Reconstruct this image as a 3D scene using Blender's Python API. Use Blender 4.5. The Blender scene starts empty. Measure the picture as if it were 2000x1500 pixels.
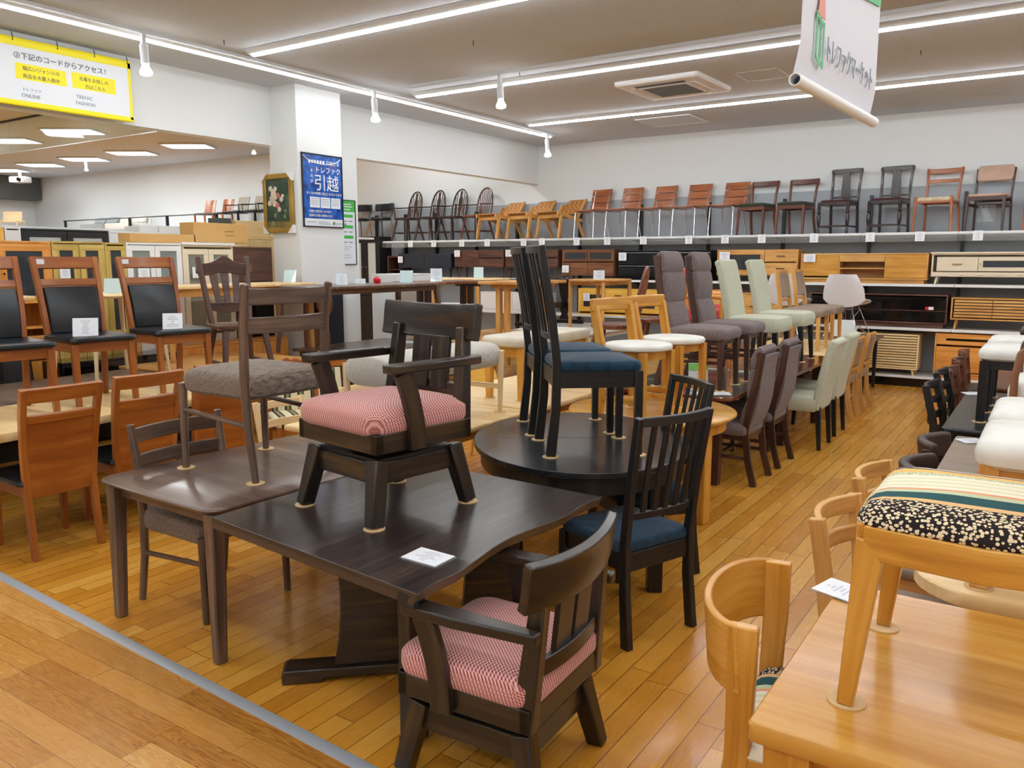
import bpy, math, random
from mathutils import Vector, Matrix
R = math.radians
random.seed(7)
SC = bpy.context.scene
COL = SC.collection

# ---------------------------------------------------------------- camera, world, exposure
CAM_H = 1.70
cd = bpy.data.cameras.new('camera'); cam = bpy.data.objects.new('camera', cd); COL.objects.link(cam)
cd.sensor_width = 36.0; cd.lens = 1589.0 / 2000.0 * 36.0; cd.clip_end = 120; cd.clip_start = .05
cam.location = (0, 0, CAM_H); cam.rotation_euler = (R(90) - math.atan(241 / 1589.0), 0, R(33.7))
SC.camera = cam
wd = bpy.data.worlds.new('world'); SC.world = wd; wd.use_nodes = True
wd.node_tree.nodes['Background'].inputs[0].default_value = (.9, .95, 1, 1)
wd.node_tree.nodes['Background'].inputs[1].default_value = 0.05
SC.view_settings.view_transform = 'Standard'; SC.view_settings.look = 'None'
SC.view_settings.gamma = 1; SC.view_settings.use_curve_mapping = False
SC.view_settings.exposure = 0.84
TUBE = 23.0      # batten tube emission
PANEL = 14.0      # square panel emission
BULB = 14.0      # spot bulb emission

# ---------------------------------------------------------------- materials
def C(r, g=None, b=None):
    if g is None: g = b = r
    f = lambda c: (c / 255 / 12.92) if c / 255 <= .04045 else ((c / 255 + .055) / 1.055) ** 2.4
    return (f(r), f(g), f(b), 1)
class NT:
    def __init__(s, name):
        s.m = bpy.data.materials.new(name); s.m.use_nodes = True; s.t = s.m.node_tree
        s.p = s.t.nodes['Principled BSDF']
    def n(s, typ, **kw):
        nd = s.t.nodes.new(typ)
        for k, v in kw.items():
            if k.startswith('i_'):
                key = k[2:]; key = int(key) if key.isdigit() else key.replace('_', ' ')
                nd.inputs[key].default_value = v
            else: setattr(nd, k, v)
        return nd
    def l(s, a, b): s.t.links.new(a, b)
    def math(s, op, a, b=None, c=None):
        nd = s.n('ShaderNodeMath', operation=op)
        for i, x in enumerate((a, b, c)):
            if x is None: continue
            if isinstance(x, (int, float)): nd.inputs[i].default_value = x
            else: s.l(x, nd.inputs[i])
        return nd.outputs[0]
    def ramp(s, fac, stops, interp='LINEAR'):
        nd = s.n('ShaderNodeValToRGB'); cr = nd.color_ramp; cr.interpolation = interp
        while len(cr.elements) < len(stops): cr.elements.new(.5)
        for e, (p, c) in zip(cr.elements, stops): e.position = p; e.color = c
        s.l(fac, nd.inputs[0]); return nd.outputs[0]
    def mix(s, fac, a, b, typ='MIX'):
        nd = s.n('ShaderNodeMix', data_type='RGBA', blend_type=typ)
        for sock, x in ((nd.inputs[0], fac), (nd.inputs[6], a), (nd.inputs[7], b)):
            if isinstance(x, (int, float, tuple)): sock.default_value = x
            else: s.l(x, sock)
        return nd.outputs[2]
    def bump(s, h, dist=.002, strength=.4):
        b = s.n('ShaderNodeBump'); b.inputs['Strength'].default_value = strength; b.inputs['Distance'].default_value = dist
        s.l(h, b.inputs['Height']); s.l(b.outputs[0], s.p.inputs['Normal'])
    def set(s, **kw):
        for k, v in kw.items(): s.p.inputs[k.replace('_', ' ')].default_value = v
def plain(name, c, rough=.5, metal=0, spec=.5, coat=0, var=.0):
    t = NT(name); t.set(Base_Color=c, Roughness=rough, Metallic=metal, Coat_Weight=coat); t.p.inputs['Specular IOR Level'].default_value = spec
    if var:
        tc = t.n('ShaderNodeTexCoord'); no = t.n('ShaderNodeTexNoise', i_Scale=6.0, i_Detail=5.0); t.l(tc.outputs['Object'], no.inputs['Vector'])
        t.l(t.ramp(no.outputs[0], [(.3, tuple(x * (1 - var) for x in c[:3]) + (1,)), (.7, c)]), t.p.inputs['Base Color'])
    return t.m
def wood(name, base, dark, light=None, rough=.38, su=1.6, sv=34, coat=.0, amount=1.0, spec=.5):
    t = NT(name); uv = t.n('ShaderNodeUVMap'); oi = t.n('ShaderNodeObjectInfo')
    off = t.n('ShaderNodeCombineXYZ'); t.l(t.math('MULTIPLY', oi.outputs['Random'], 37.0), off.inputs[0]); t.l(t.math('MULTIPLY', oi.outputs['Random'], 11.0), off.inputs[1])
    ad = t.n('ShaderNodeVectorMath', operation='ADD'); t.l(uv.outputs[0], ad.inputs[0]); t.l(off.outputs[0], ad.inputs[1])
    mp = t.n('ShaderNodeMapping'); mp.inputs['Scale'].default_value = (su, sv, 1); t.l(ad.outputs[0], mp.inputs[0])
    n1 = t.n('ShaderNodeTexNoise', i_Scale=1.0, i_Detail=6.0, i_Roughness=.62, i_Distortion=.6); t.l(mp.outputs[0], n1.inputs['Vector'])
    mp2 = t.n('ShaderNodeMapping'); mp2.inputs['Scale'].default_value = (su * .7, sv * .16, 1); t.l(ad.outputs[0], mp2.inputs[0])
    n2 = t.n('ShaderNodeTexNoise', i_Scale=1.0, i_Detail=3.0, i_Distortion=1.6); t.l(mp2.outputs[0], n2.inputs['Vector'])
    f = t.math('ADD', t.math('MULTIPLY', n1.outputs[0], .6), t.math('MULTIPLY', n2.outputs[0], .4))
    lt = light or tuple(min(1, x * 1.25) for x in base[:3]) + (1,)
    k = .16 / max(amount, .01)
    col = t.ramp(f, [(max(0, .5 - k), dark), (.5, base), (min(1, .5 + k), lt)])
    t.l(col, t.p.inputs['Base Color']); t.set(Roughness=rough, Coat_Weight=coat, Coat_Roughness=.12)
    t.p.inputs['Specular IOR Level'].default_value = spec
    t.bump(n1.outputs[0], .0006, .25)
    return t.m
def fabric(name, a, b, scale=(180, 180, 180), rough=.9, mixscale=None, bump=.35):
    t = NT(name); tc = t.n('ShaderNodeTexCoord'); mp = t.n('ShaderNodeMapping'); mp.inputs['Scale'].default_value = scale
    t.l(tc.outputs['Object'], mp.inputs[0])
    n = t.n('ShaderNodeTexNoise', i_Scale=1.0, i_Detail=3.0); t.l(mp.outputs[0], n.inputs['Vector'])
    t.l(t.ramp(n.outputs[0], [(.32, b), (.66, a)]), t.p.inputs['Base Color'])
    t.set(Roughness=rough); t.p.inputs['Specular IOR Level'].default_value = .2; t.p.inputs['Sheen Weight'].default_value = .15
    t.bump(n.outputs[0], .0012, bump)
    return t.m
def leather(name, c, rough=.34):
    t = NT(name); tc = t.n('ShaderNodeTexCoord'); n = t.n('ShaderNodeTexNoise', i_Scale=160.0, i_Detail=2.0); t.l(tc.outputs['Object'], n.inputs['Vector'])
    n2 = t.n('ShaderNodeTexNoise', i_Scale=7.0, i_Detail=3.0); t.l(tc.outputs['Object'], n2.inputs['Vector'])
    t.l(t.ramp(n2.outputs[0], [(.3, tuple(x * .8 for x in c[:3]) + (1,)), (.7, c)]), t.p.inputs['Base Color'])
    t.set(Roughness=rough); t.bump(t.math('ADD', t.math('MULTIPLY', n.outputs[0], .3), n2.outputs[0]), .002, .3)
    return t.m
def emit(name, c, s):
    t = NT(name); t.set(Base_Color=c, Emission_Color=c, Emission_Strength=s); return t.m
def glass(name, tint=(.92, .97, .96, 1), alpha=.25, rough=.03):
    t = NT(name); tr = t.n('ShaderNodeBsdfTransparent'); tr.inputs[0].default_value = tint
    gl = t.n('ShaderNodeBsdfGlossy'); gl.inputs[0].default_value = (1, 1, 1, 1); gl.inputs[1].default_value = rough
    fr = t.n('ShaderNodeFresnel'); fr.inputs[0].default_value = 1.5
    df = t.n('ShaderNodeBsdfDiffuse'); df.inputs[0].default_value = tint
    m0 = t.n('ShaderNodeMixShader'); m0.inputs[0].default_value = alpha; t.l(tr.outputs[0], m0.inputs[1]); t.l(df.outputs[0], m0.inputs[2])
    m1 = t.n('ShaderNodeMixShader'); t.l(t.math('MULTIPLY', t.math('MINIMUM', fr.outputs[0], .35), .8), m1.inputs[0]); t.l(m0.outputs[0], m1.inputs[1]); t.l(gl.outputs[0], m1.inputs[2])
    t.l(m1.outputs[0], t.t.nodes['Material Output'].inputs[0])
    return t.m
M = {}
M['wall'] = plain('white_wall_paint', C(226, 230, 231), .75, spec=.25)
M['ceil'] = None
M['white'] = plain('white_lacquer', C(232, 234, 235), .4)
M['white2'] = plain('white_matte', C(225, 228, 226), .7)
M['cream'] = plain('cream_paint', C(226, 214, 190), .45)
M['grayp'] = plain('gondola_gray', C(170, 176, 182), .6)
M['blackm'] = plain('black_metal', C(26, 28, 31), .35, spec=.5)
M['blackg'] = plain('black_gloss', C(10, 11, 13), .08)
M['steel'] = plain('brushed_steel', C(190, 196, 204), .3, metal=.9)
M['chrome'] = plain('chrome', C(215, 217, 220), .14, metal=1)
M['alu'] = plain('aluminium_strip', C(190, 198, 208), .35, metal=.3)
M['brass'] = plain('brass', C(190, 150, 80), .3, metal=1)
M['lampw'] = plain('lamp_white', C(205, 210, 214), .45)
M['track'] = plain('track_gray', C(150, 148, 142), .4, metal=.3)
M['tube'] = emit('lamp_tube', (.93, .97, 1, 1), TUBE)
M['tube_soft'] = emit('lamp_tube_soft', (.93, .97, 1, 1), TUBE * .55)
M['panel'] = emit('lamp_panel', (.97, .99, 1, 1), PANEL)
M['bulb'] = emit('lamp_bulb', (1, .98, .92, 1), BULB)
M['cork'] = plain('cork_pad', C(222, 190, 140), .85, var=.12)
M['acry'] = glass('acrylic', (.97, .99, .99, 1), .06)
M['glass'] = glass('clear_glass', (.90, .96, .95, 1), .10)
M['frost'] = glass('frosted_glass', (.80, .84, .82, 1), .6, .15)
M['smoke'] = glass('smoked_glass', (.16, .19, .22, 1), .25)
M['tglass'] = glass('table_glass', (.86, .93, .91, 1), .04, .02)
M['yellow'] = plain('banner_yellow', C(246, 232, 20), .5)
M['bwhite'] = plain('banner_white', C(226, 232, 240), .45)
M['ink'] = plain('ink_navy', C(58, 66, 86), .6)
M['inkg'] = plain('ink_gray', C(140, 152, 162), .6)
M['red'] = plain('red_plastic', C(214, 24, 50), .35)
# woods
M['walnut'] = wood('walnut_gray', C(100, 79, 66), C(62, 48, 41), C(134, 110, 93), .30, coat=.15)
M['walnut_t'] = wood('walnut_table', C(98, 76, 64), C(70, 53, 45), C(132, 106, 90), .30, 1.0, 16, coat=.2)
M['ebony'] = wood('ebony_worn', C(36, 29, 25), C(15, 14, 14), C(96, 72, 40), .3, 1.3, 22, coat=.2, amount=.72)
M['ebony_t'] = wood('ebony_table', C(48, 38, 34), C(26, 22, 21), C(78, 64, 57), .30, 1.3, 46, coat=.15)
M['ebony_e'] = wood('ebony_edge', C(98, 78, 54), C(52, 40, 31), C(146, 120, 84), .4, 2, 24)
M['black'] = wood('black_stain', C(22, 23, 26), C(13, 13, 15), C(36, 38, 42), .34, 2, 60, spec=.5)
M['black_t'] = wood('black_stain_top', C(32, 35, 40), C(24, 26, 30), C(46, 50, 56), .27, 1.4, 50, coat=.15)
M['teak'] = wood('teak_orange', C(156, 88, 32), C(124, 62, 18), C(182, 112, 46), .34, 1.2, 14, coat=.15)
M['honey'] = wood('honey_oak', C(206, 146, 52), C(174, 112, 30), C(226, 172, 84), .3, 1.5, 26, coat=.2)
M['honey_t'] = wood('honey_oak_top', C(206, 150, 60), C(180, 120, 36), C(226, 178, 98), .26, 1.1, 22, coat=.25, amount=.8)
M['lightoak'] = wood('light_oak', C(240, 208, 150), C(222, 184, 120), C(250, 228, 184), .4, 1.2, 14)
M['beech'] = wood('beech_pale', C(238, 212, 168), C(222, 190, 140), None, .42, 1.5, 22)
M['oak'] = wood('natural_oak', C(214, 160, 88), C(176, 120, 58), C(232, 186, 116), .4, 1.4, 24)
M['olive'] = wood('olive_oak', C(198, 170, 88), C(168, 138, 62), C(214, 190, 112), .42, 1.4, 20)
M['orange'] = wood('orange_oak', C(222, 150, 66), C(186, 112, 40), C(238, 176, 96), .4, 1.4, 20)
M['yellowpine'] = wood('yellow_pine', C(244, 192, 84), C(226, 166, 58), C(252, 214, 120), .4, 1.4, 18)
M['midwal'] = wood('mid_walnut', C(124, 80, 52), C(88, 54, 34), C(156, 108, 74), .36, 1.4, 24)
M['redwood'] = wood('red_wood', C(172, 100, 58), C(136, 72, 38), C(200, 132, 86), .3, 1.2, 16, coat=.15)
M['espresso'] = wood('espresso', C(66, 42, 35), C(42, 28, 24), C(92, 62, 52), .33, 1.6, 30, coat=.1)
M['darkesp'] = wood('near_black_wood', C(44, 31, 29), C(26, 19, 18), C(70, 50, 46), .24, 1.6, 30, coat=.2)
M['rosewood'] = wood('rosewood', C(98, 52, 36), C(60, 32, 24), C(140, 84, 60), .3, 1.4, 20, coat=.15)
M['darkwal'] = wood('dark_walnut', C(92, 60, 48), C(60, 38, 30), C(118, 80, 64), .4, 1.4, 22)
M['country'] = wood('country_brown', C(84, 56, 47), C(54, 37, 33), C(112, 78, 66), .34, 1.5, 24)
M['graybrown'] = wood('gray_brown_plank', C(120, 104, 92), C(82, 70, 62), C(150, 134, 120), .36, .9, 9)
M['glossbrown'] = wood('gloss_brown', C(116, 66, 44), C(80, 44, 30), C(150, 92, 62), .13, 1.2, 12, coat=.4)
M['navycab'] = plain('navy_lacquer', C(30, 42, 54), .45)
# cloth
M['graytweed'] = fabric('gray_tweed', C(150, 134, 120), C(88, 76, 68), (24, 260, 60), bump=.6)
M['navy'] = fabric('navy_velvet', C(30, 62, 84), C(20, 44, 62), (26, 26, 26), .85, bump=.1)
M['mauve'] = fabric('mauve_gray', C(130, 116, 114), C(96, 84, 84), (160, 160, 50))
M['sage'] = fabric('sage_linen', C(204, 206, 184), C(178, 181, 158), (220, 220, 60))
M['bench'] = fabric('light_gray_bench', C(206, 202, 192), C(178, 174, 164), (60, 200, 40))
M['beige'] = leather('beige_leather', C(214, 206, 184), .45)
M['taupe'] = leather('taupe_leather', C(156, 136, 118), .45)
M['whitel'] = leather('white_leather', C(238, 238, 230), .4)
M['blackl'] = leather('black_leather', C(24, 30, 36), .28)
M['brownl'] = leather('brown_leather', C(74, 56, 50), .4)
M['redcl'] = fabric('red_cloth', C(214, 92, 84), C(180, 62, 60), (90, 90, 90))
M['olivecl'] = fabric('olive_cloth', C(66, 70, 58), C(44, 48, 40), (120, 120, 120))
M['maroon'] = fabric('maroon_cloth', C(84, 46, 48), C(60, 30, 34), (120, 120, 120))
M['cord'] = fabric('paper_cord', C(222, 210, 180), C(190, 176, 144), (20, 240, 20))
M['pinkl'] = leather('pink_beige', C(206, 172, 152), .5)
M['plast'] = plain('white_shell', C(228, 228, 234), .3)
M['cushg'] = fabric('gray_cushion', C(168, 174, 174), C(140, 146, 146), (90, 90, 90))
M['cushw'] = fabric('white_cushion', C(232, 230, 224), C(212, 210, 202), (90, 90, 90))
M['mesh'] = fabric('beige_mesh', C(196, 190, 174), C(150, 146, 132), (300, 300, 300))
def mat_ceiling():
    t = NT('ceiling_board'); tc = t.n('ShaderNodeTexCoord'); sp = t.n('ShaderNodeSeparateXYZ'); t.l(tc.outputs['Object'], sp.inputs[0])
    fx = t.math('FRACT', t.math('DIVIDE', t.math('ADD', sp.outputs[0], .47), .91)); fy = t.math('FRACT', t.math('DIVIDE', t.math('ADD', sp.outputs[1], .1), 1.82))
    ex = t.math('LESS_THAN', t.math('ABSOLUTE', t.math('SUBTRACT', fx, .5)), .497); ey = t.math('LESS_THAN', t.math('ABSOLUTE', t.math('SUBTRACT', fy, .5)), .4985)
    no = t.n('ShaderNodeTexNoise', i_Scale=45.0, i_Detail=6.0); t.l(tc.outputs['Object'], no.inputs['Vector'])
    base = t.ramp(no.outputs[0], [(.3, C(196, 203, 212)), (.7, C(203, 210, 219))])
    t.l(t.mix(t.math('MULTIPLY', ex, ey), C(184, 190, 197), base), t.p.inputs['Base Color']); t.set(Roughness=.9); t.p.inputs['Specular IOR Level'].default_value = .1
    return t.m
M['ceil'] = mat_ceiling()
def mat_floor(name, w, L, x0, cols, axis=0, rough=.2, gap=.018, grain=1.0, fine=30):
    t = NT(name); tc = t.n('ShaderNodeTexCoord'); sp = t.n('ShaderNodeSeparateXYZ'); t.l(tc.outputs['Object'], sp.inputs[0])
    a, b = (sp.outputs[0], sp.outputs[1]) if axis == 0 else (sp.outputs[1], sp.outputs[0])
    q = t.math('DIVIDE', t.math('SUBTRACT', a, x0), w); row = t.math('FLOOR', q); fa = t.math('FRACT', q)
    wn = t.n('ShaderNodeTexWhiteNoise', noise_dimensions='1D'); t.l(row, wn.inputs['W'])
    qb = t.math('ADD', t.math('DIVIDE', b, L), t.math('MULTIPLY', wn.outputs[0], 7.3)); brd = t.math('FLOOR', qb); fb = t.math('FRACT', qb)
    cb = t.n('ShaderNodeCombineXYZ'); t.l(row, cb.inputs[0]); t.l(brd, cb.inputs[1])
    wn2 = t.n('ShaderNodeTexWhiteNoise', noise_dimensions='2D'); t.l(cb.outputs[0], wn2.inputs['Vector'])
    gv = t.n('ShaderNodeCombineXYZ'); t.l(t.math('MULTIPLY', a, fine), gv.inputs[0]); t.l(t.math('ADD', t.math('MULTIPLY', b, 1.8), t.math('MULTIPLY', wn2.outputs[0], 91.0)), gv.inputs[1]); t.l(t.math('MULTIPLY', wn2.outputs[0], 50.0), gv.inputs[2])
    gn = t.n('ShaderNodeTexNoise', i_Scale=1.0, i_Detail=4.0, i_Distortion=1.4); t.l(gv.outputs[0], gn.inputs['Vector'])
    rings = t.math('FRACT', t.math('MULTIPLY', gn.outputs[0], 7.0))
    grainf = t.math('MULTIPLY', t.math('SUBTRACT', rings, .5), .22 * grain)
    f = t.math('ADD', t.math('ADD', t.math('MULTIPLY', wn2.outputs[0], .6), .2), grainf)
    col = t.ramp(f, cols)
    ga = t.math('LESS_THAN', t.math('ABSOLUTE', t.math('SUBTRACT', fa, .5)), .5 - gap); gb = t.math('LESS_THAN', t.math('ABSOLUTE', t.math('SUBTRACT', fb, .5)), .5 - gap * w / L * 1.0)
    ok = t.math('MULTIPLY', ga, gb)
    t.l(t.mix(ok, tuple(x * .35 for x in cols[0][1][:3]) + (1,), col), t.p.inputs['Base Color'])
    t.l(t.math('ADD', t.math('MULTIPLY', gn.outputs[0], .12), rough), t.p.inputs['Roughness'])
    t.set(Coat_Weight=.25, Coat_Roughness=.12)
    t.bump(ok, .0004, .15)
    return t.m
M['floor'] = mat_floor('oak_plank_floor', .0965, .91, -2.430, [(0, C(176, 110, 26)), (.35, C(208, 142, 44)), (.65, C(220, 158, 60)), (1, C(232, 182, 92))])
M['walk'] = mat_floor('walkway_plank', .115, .91, .02, [(0, C(150, 92, 30)), (.4, C(194, 134, 58)), (.7, C(208, 150, 74)), (1, C(224, 176, 104))], axis=1, gap=.008, grain=1.9, fine=26)
def mat_check():
    t = NT('pink_check'); tc = t.n('ShaderNodeTexCoord'); sp = t.n('ShaderNodeSeparateXYZ'); t.l(tc.outputs['Object'], sp.inputs[0])
    k = 2 * math.pi / .0135
    u = t.math('SINE', t.math('MULTIPLY', t.math('ADD', sp.outputs[0], t.math('MULTIPLY', sp.outputs[2], .5)), k)); v = t.math('SINE', t.math('MULTIPLY', t.math('ADD', sp.outputs[1], t.math('MULTIPLY', sp.outputs[2], .87)), k))
    f = t.math('ADD', t.math('MULTIPLY', t.math('MULTIPLY', u, v), .5), .5)
    t.l(t.ramp(f, [(.30, C(150, 72, 76)), (.62, C(232, 180, 172))]), t.p.inputs['Base Color']); t.set(Roughness=.85); t.p.inputs['Specular IOR Level'].default_value = .2; t.p.inputs['Sheen Weight'].default_value = .2
    t.bump(f, .002, .5); return t.m
M['check'] = mat_check()
def mat_stripe():   # stripes across local X, running front to back
    t = NT('multi_stripe'); tc = t.n('ShaderNodeTexCoord'); sp = t.n('ShaderNodeSeparateXYZ'); t.l(tc.outputs['Object'], sp.inputs[0])
    f = t.math('SUBTRACT', .5, t.math('DIVIDE', sp.outputs[0], .52))
    W, Gn, Or, Cr = C(238, 232, 210), C(40, 84, 88), C(238, 190, 110), C(222, 220, 180)
    st = [(0, C(40, 32, 34)), (.2, C(228, 186, 132)), (.24, Gn), (.34, C(196, 206, 170)), (.39, C(226, 162, 124)), (.42, W), (.46, Cr), (.49, W), (.53, Cr), (.56, W), (.60, Cr), (.63, W), (.68, C(172, 178, 126)), (.75, Or), (.83, C(78, 66, 80)), (.87, W)]
    col = t.ramp(f, st, 'CONSTANT')
    vo = t.n('ShaderNodeTexVoronoi', i_Scale=120.0); t.l(tc.outputs['Object'], vo.inputs['Vector'])
    dots = t.math('MULTIPLY', t.math('LESS_THAN', vo.outputs['Distance'], .46), t.math('LESS_THAN', f, .2))
    no = t.n('ShaderNodeTexNoise', i_Scale=260.0); t.l(tc.outputs['Object'], no.inputs['Vector'])
    sp2 = t.math('MULTIPLY', t.math('LESS_THAN', no.outputs[0], .47), t.math('MULTIPLY', t.math('GREATER_THAN', f, .68), t.math('LESS_THAN', f, .75)))
    c2 = t.mix(dots, col, C(232, 214, 178)); c3 = t.mix(sp2, c2, W)
    t.l(c3, t.p.inputs['Base Color']); t.set(Roughness=.85); t.p.inputs['Specular IOR Level'].default_value = .2; t.bump(no.outputs[0], .001, .3); return t.m
M['stripe'] = mat_stripe()
def mat_gstripe():
    t = NT('green_stripe'); tc = t.n('ShaderNodeTexCoord'); sp = t.n('ShaderNodeSeparateXYZ'); t.l(tc.outputs['Object'], sp.inputs[0])
    f = t.math('FRACT', t.math('DIVIDE', sp.outputs[0], .11))
    t.l(t.ramp(f, [(0, C(226, 214, 180)), (.35, C(48, 44, 40)), (.5, C(150, 140, 96)), (.7, C(70, 84, 56)), (.85, C(226, 214, 180))], 'CONSTANT'), t.p.inputs['Base Color']); t.set(Roughness=.85); return t.m
M['gstripe'] = mat_gstripe()
def mat_woven():
    t = NT('woven_leather'); tc = t.n('ShaderNodeTexCoord'); mp = t.n('ShaderNodeMapping'); mp.inputs['Scale'].default_value = (20, 20, 20); t.l(tc.outputs['Object'], mp.inputs[0])
    ck = t.n('ShaderNodeTexChecker', i_Scale=1.0); ck.inputs[1].default_value = C(206, 146, 72); ck.inputs[2].default_value = C(168, 108, 46); t.l(mp.outputs[0], ck.inputs[0])
    t.l(ck.outputs[0], t.p.inputs['Base Color']); t.set(Roughness=.5); return t.m
M['woven'] = mat_woven()
def mat_card():
    t = NT('price_card_paper'); uv = t.n('ShaderNodeUVMap'); sp = t.n('ShaderNodeSeparateXYZ'); t.l(uv.outputs[0], sp.inputs[0])
    row = t.math('FLOOR', t.math('MULTIPLY', sp.outputs[1], 9.0)); fr = t.math('FRACT', t.math('MULTIPLY', sp.outputs[1], 9.0))
    wn = t.n('ShaderNodeTexWhiteNoise', noise_dimensions='1D'); oi = t.n('ShaderNodeObjectInfo'); t.l(t.math('ADD', row, t.math('MULTIPLY', oi.outputs['Random'], 40.0)), wn.inputs['W'])
    half = t.math('ADD', t.math('MULTIPLY', wn.outputs[0], .26), .06)
    no = t.n('ShaderNodeTexNoise', i_Scale=60.0); t.l(uv.outputs[0], no.inputs['Vector'])
    on = t.math('MULTIPLY', t.math('MULTIPLY', t.math('LESS_THAN', t.math('ABSOLUTE', t.math('SUBTRACT', sp.outputs[0], .5)), half), t.math('LESS_THAN', t.math('ABSOLUTE', t.math('SUBTRACT', fr, .5)), .24)), t.math('GREATER_THAN', no.outputs[0], .46))
    on = t.math('MULTIPLY', on, t.math('MULTIPLY', t.math('GREATER_THAN', row, .5), t.math('LESS_THAN', row, 7.5)))
    t.l(t.mix(t.math('MULTIPLY', on, .55), C(236, 240, 246), C(90, 104, 130)), t.p.inputs['Base Color']); t.set(Roughness=.35); return t.m
M['card'] = mat_card()
M['cardblue'] = plain('card_back_blue', C(222, 240, 242), .4)
M['cardgreen'] = plain('card_green', C(120, 196, 90), .5)
def mat_poster():
    t = NT('poster_blue'); tc = t.n('ShaderNodeTexCoord'); mp = t.n('ShaderNodeMapping'); mp.inputs['Scale'].default_value = (5, 5, 5); t.l(tc.outputs['Object'], mp.inputs[0])
    n = t.n('ShaderNodeTexNoise', i_Scale=1.0, i_Detail=5.0, i_Distortion=2.0); t.l(mp.outputs[0], n.inputs['Vector'])
    t.l(t.ramp(n.outputs[0], [(.3, C(14, 44, 96)), (.48, C(22, 84, 176)), (.6, C(30, 108, 206)), (.68, C(96, 80, 130)), (.75, C(120, 70, 90))]), t.p.inputs['Base Color']); t.set(Roughness=.25); return t.m
M['poster'] = mat_poster()
def mat_canvas():
    t = NT('painted_canvas'); tc = t.n('ShaderNodeTexCoord'); n = t.n('ShaderNodeTexNoise', i_Scale=9.0, i_Detail=6.0, i_Distortion=1.0); t.l(tc.outputs['Object'], n.inputs['Vector'])
    sp = t.n('ShaderNodeSeparateXYZ'); t.l(tc.outputs['Object'], sp.inputs[0])
    a = t.ramp(n.outputs[0], [(.3, C(30, 46, 40)), (.5, C(48, 72, 58)), (.7, C(74, 98, 80))]); b = t.ramp(n.outputs[0], [(.3, C(96, 84, 50)), (.7, C(150, 138, 74))])
    t.l(t.mix(t.math('LESS_THAN', t.math('ADD', sp.outputs[2], t.math('MULTIPLY', n.outputs[0], .06)), -.185), a, b), t.p.inputs['Base Color']); t.set(Roughness=.4); return t.m
M['canvas'] = mat_canvas()
M['petal'] = plain('petal_paint', C(228, 216, 196), .5, var=.25)
M['petalpink'] = plain('petal_pink', C(206, 120, 116), .5, var=.2)
M['leafpaint'] = plain('leaf_paint', C(120, 150, 96), .5, var=.3)
M['gilt'] = plain('gilt_frame', C(186, 150, 62), .4, metal=.35, var=.4)
M['carton'] = plain('cardboard', C(214, 172, 108), .8, var=.06)
M['duct'] = plain('dark_gray_screen', C(84, 88, 86), .6)

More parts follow.
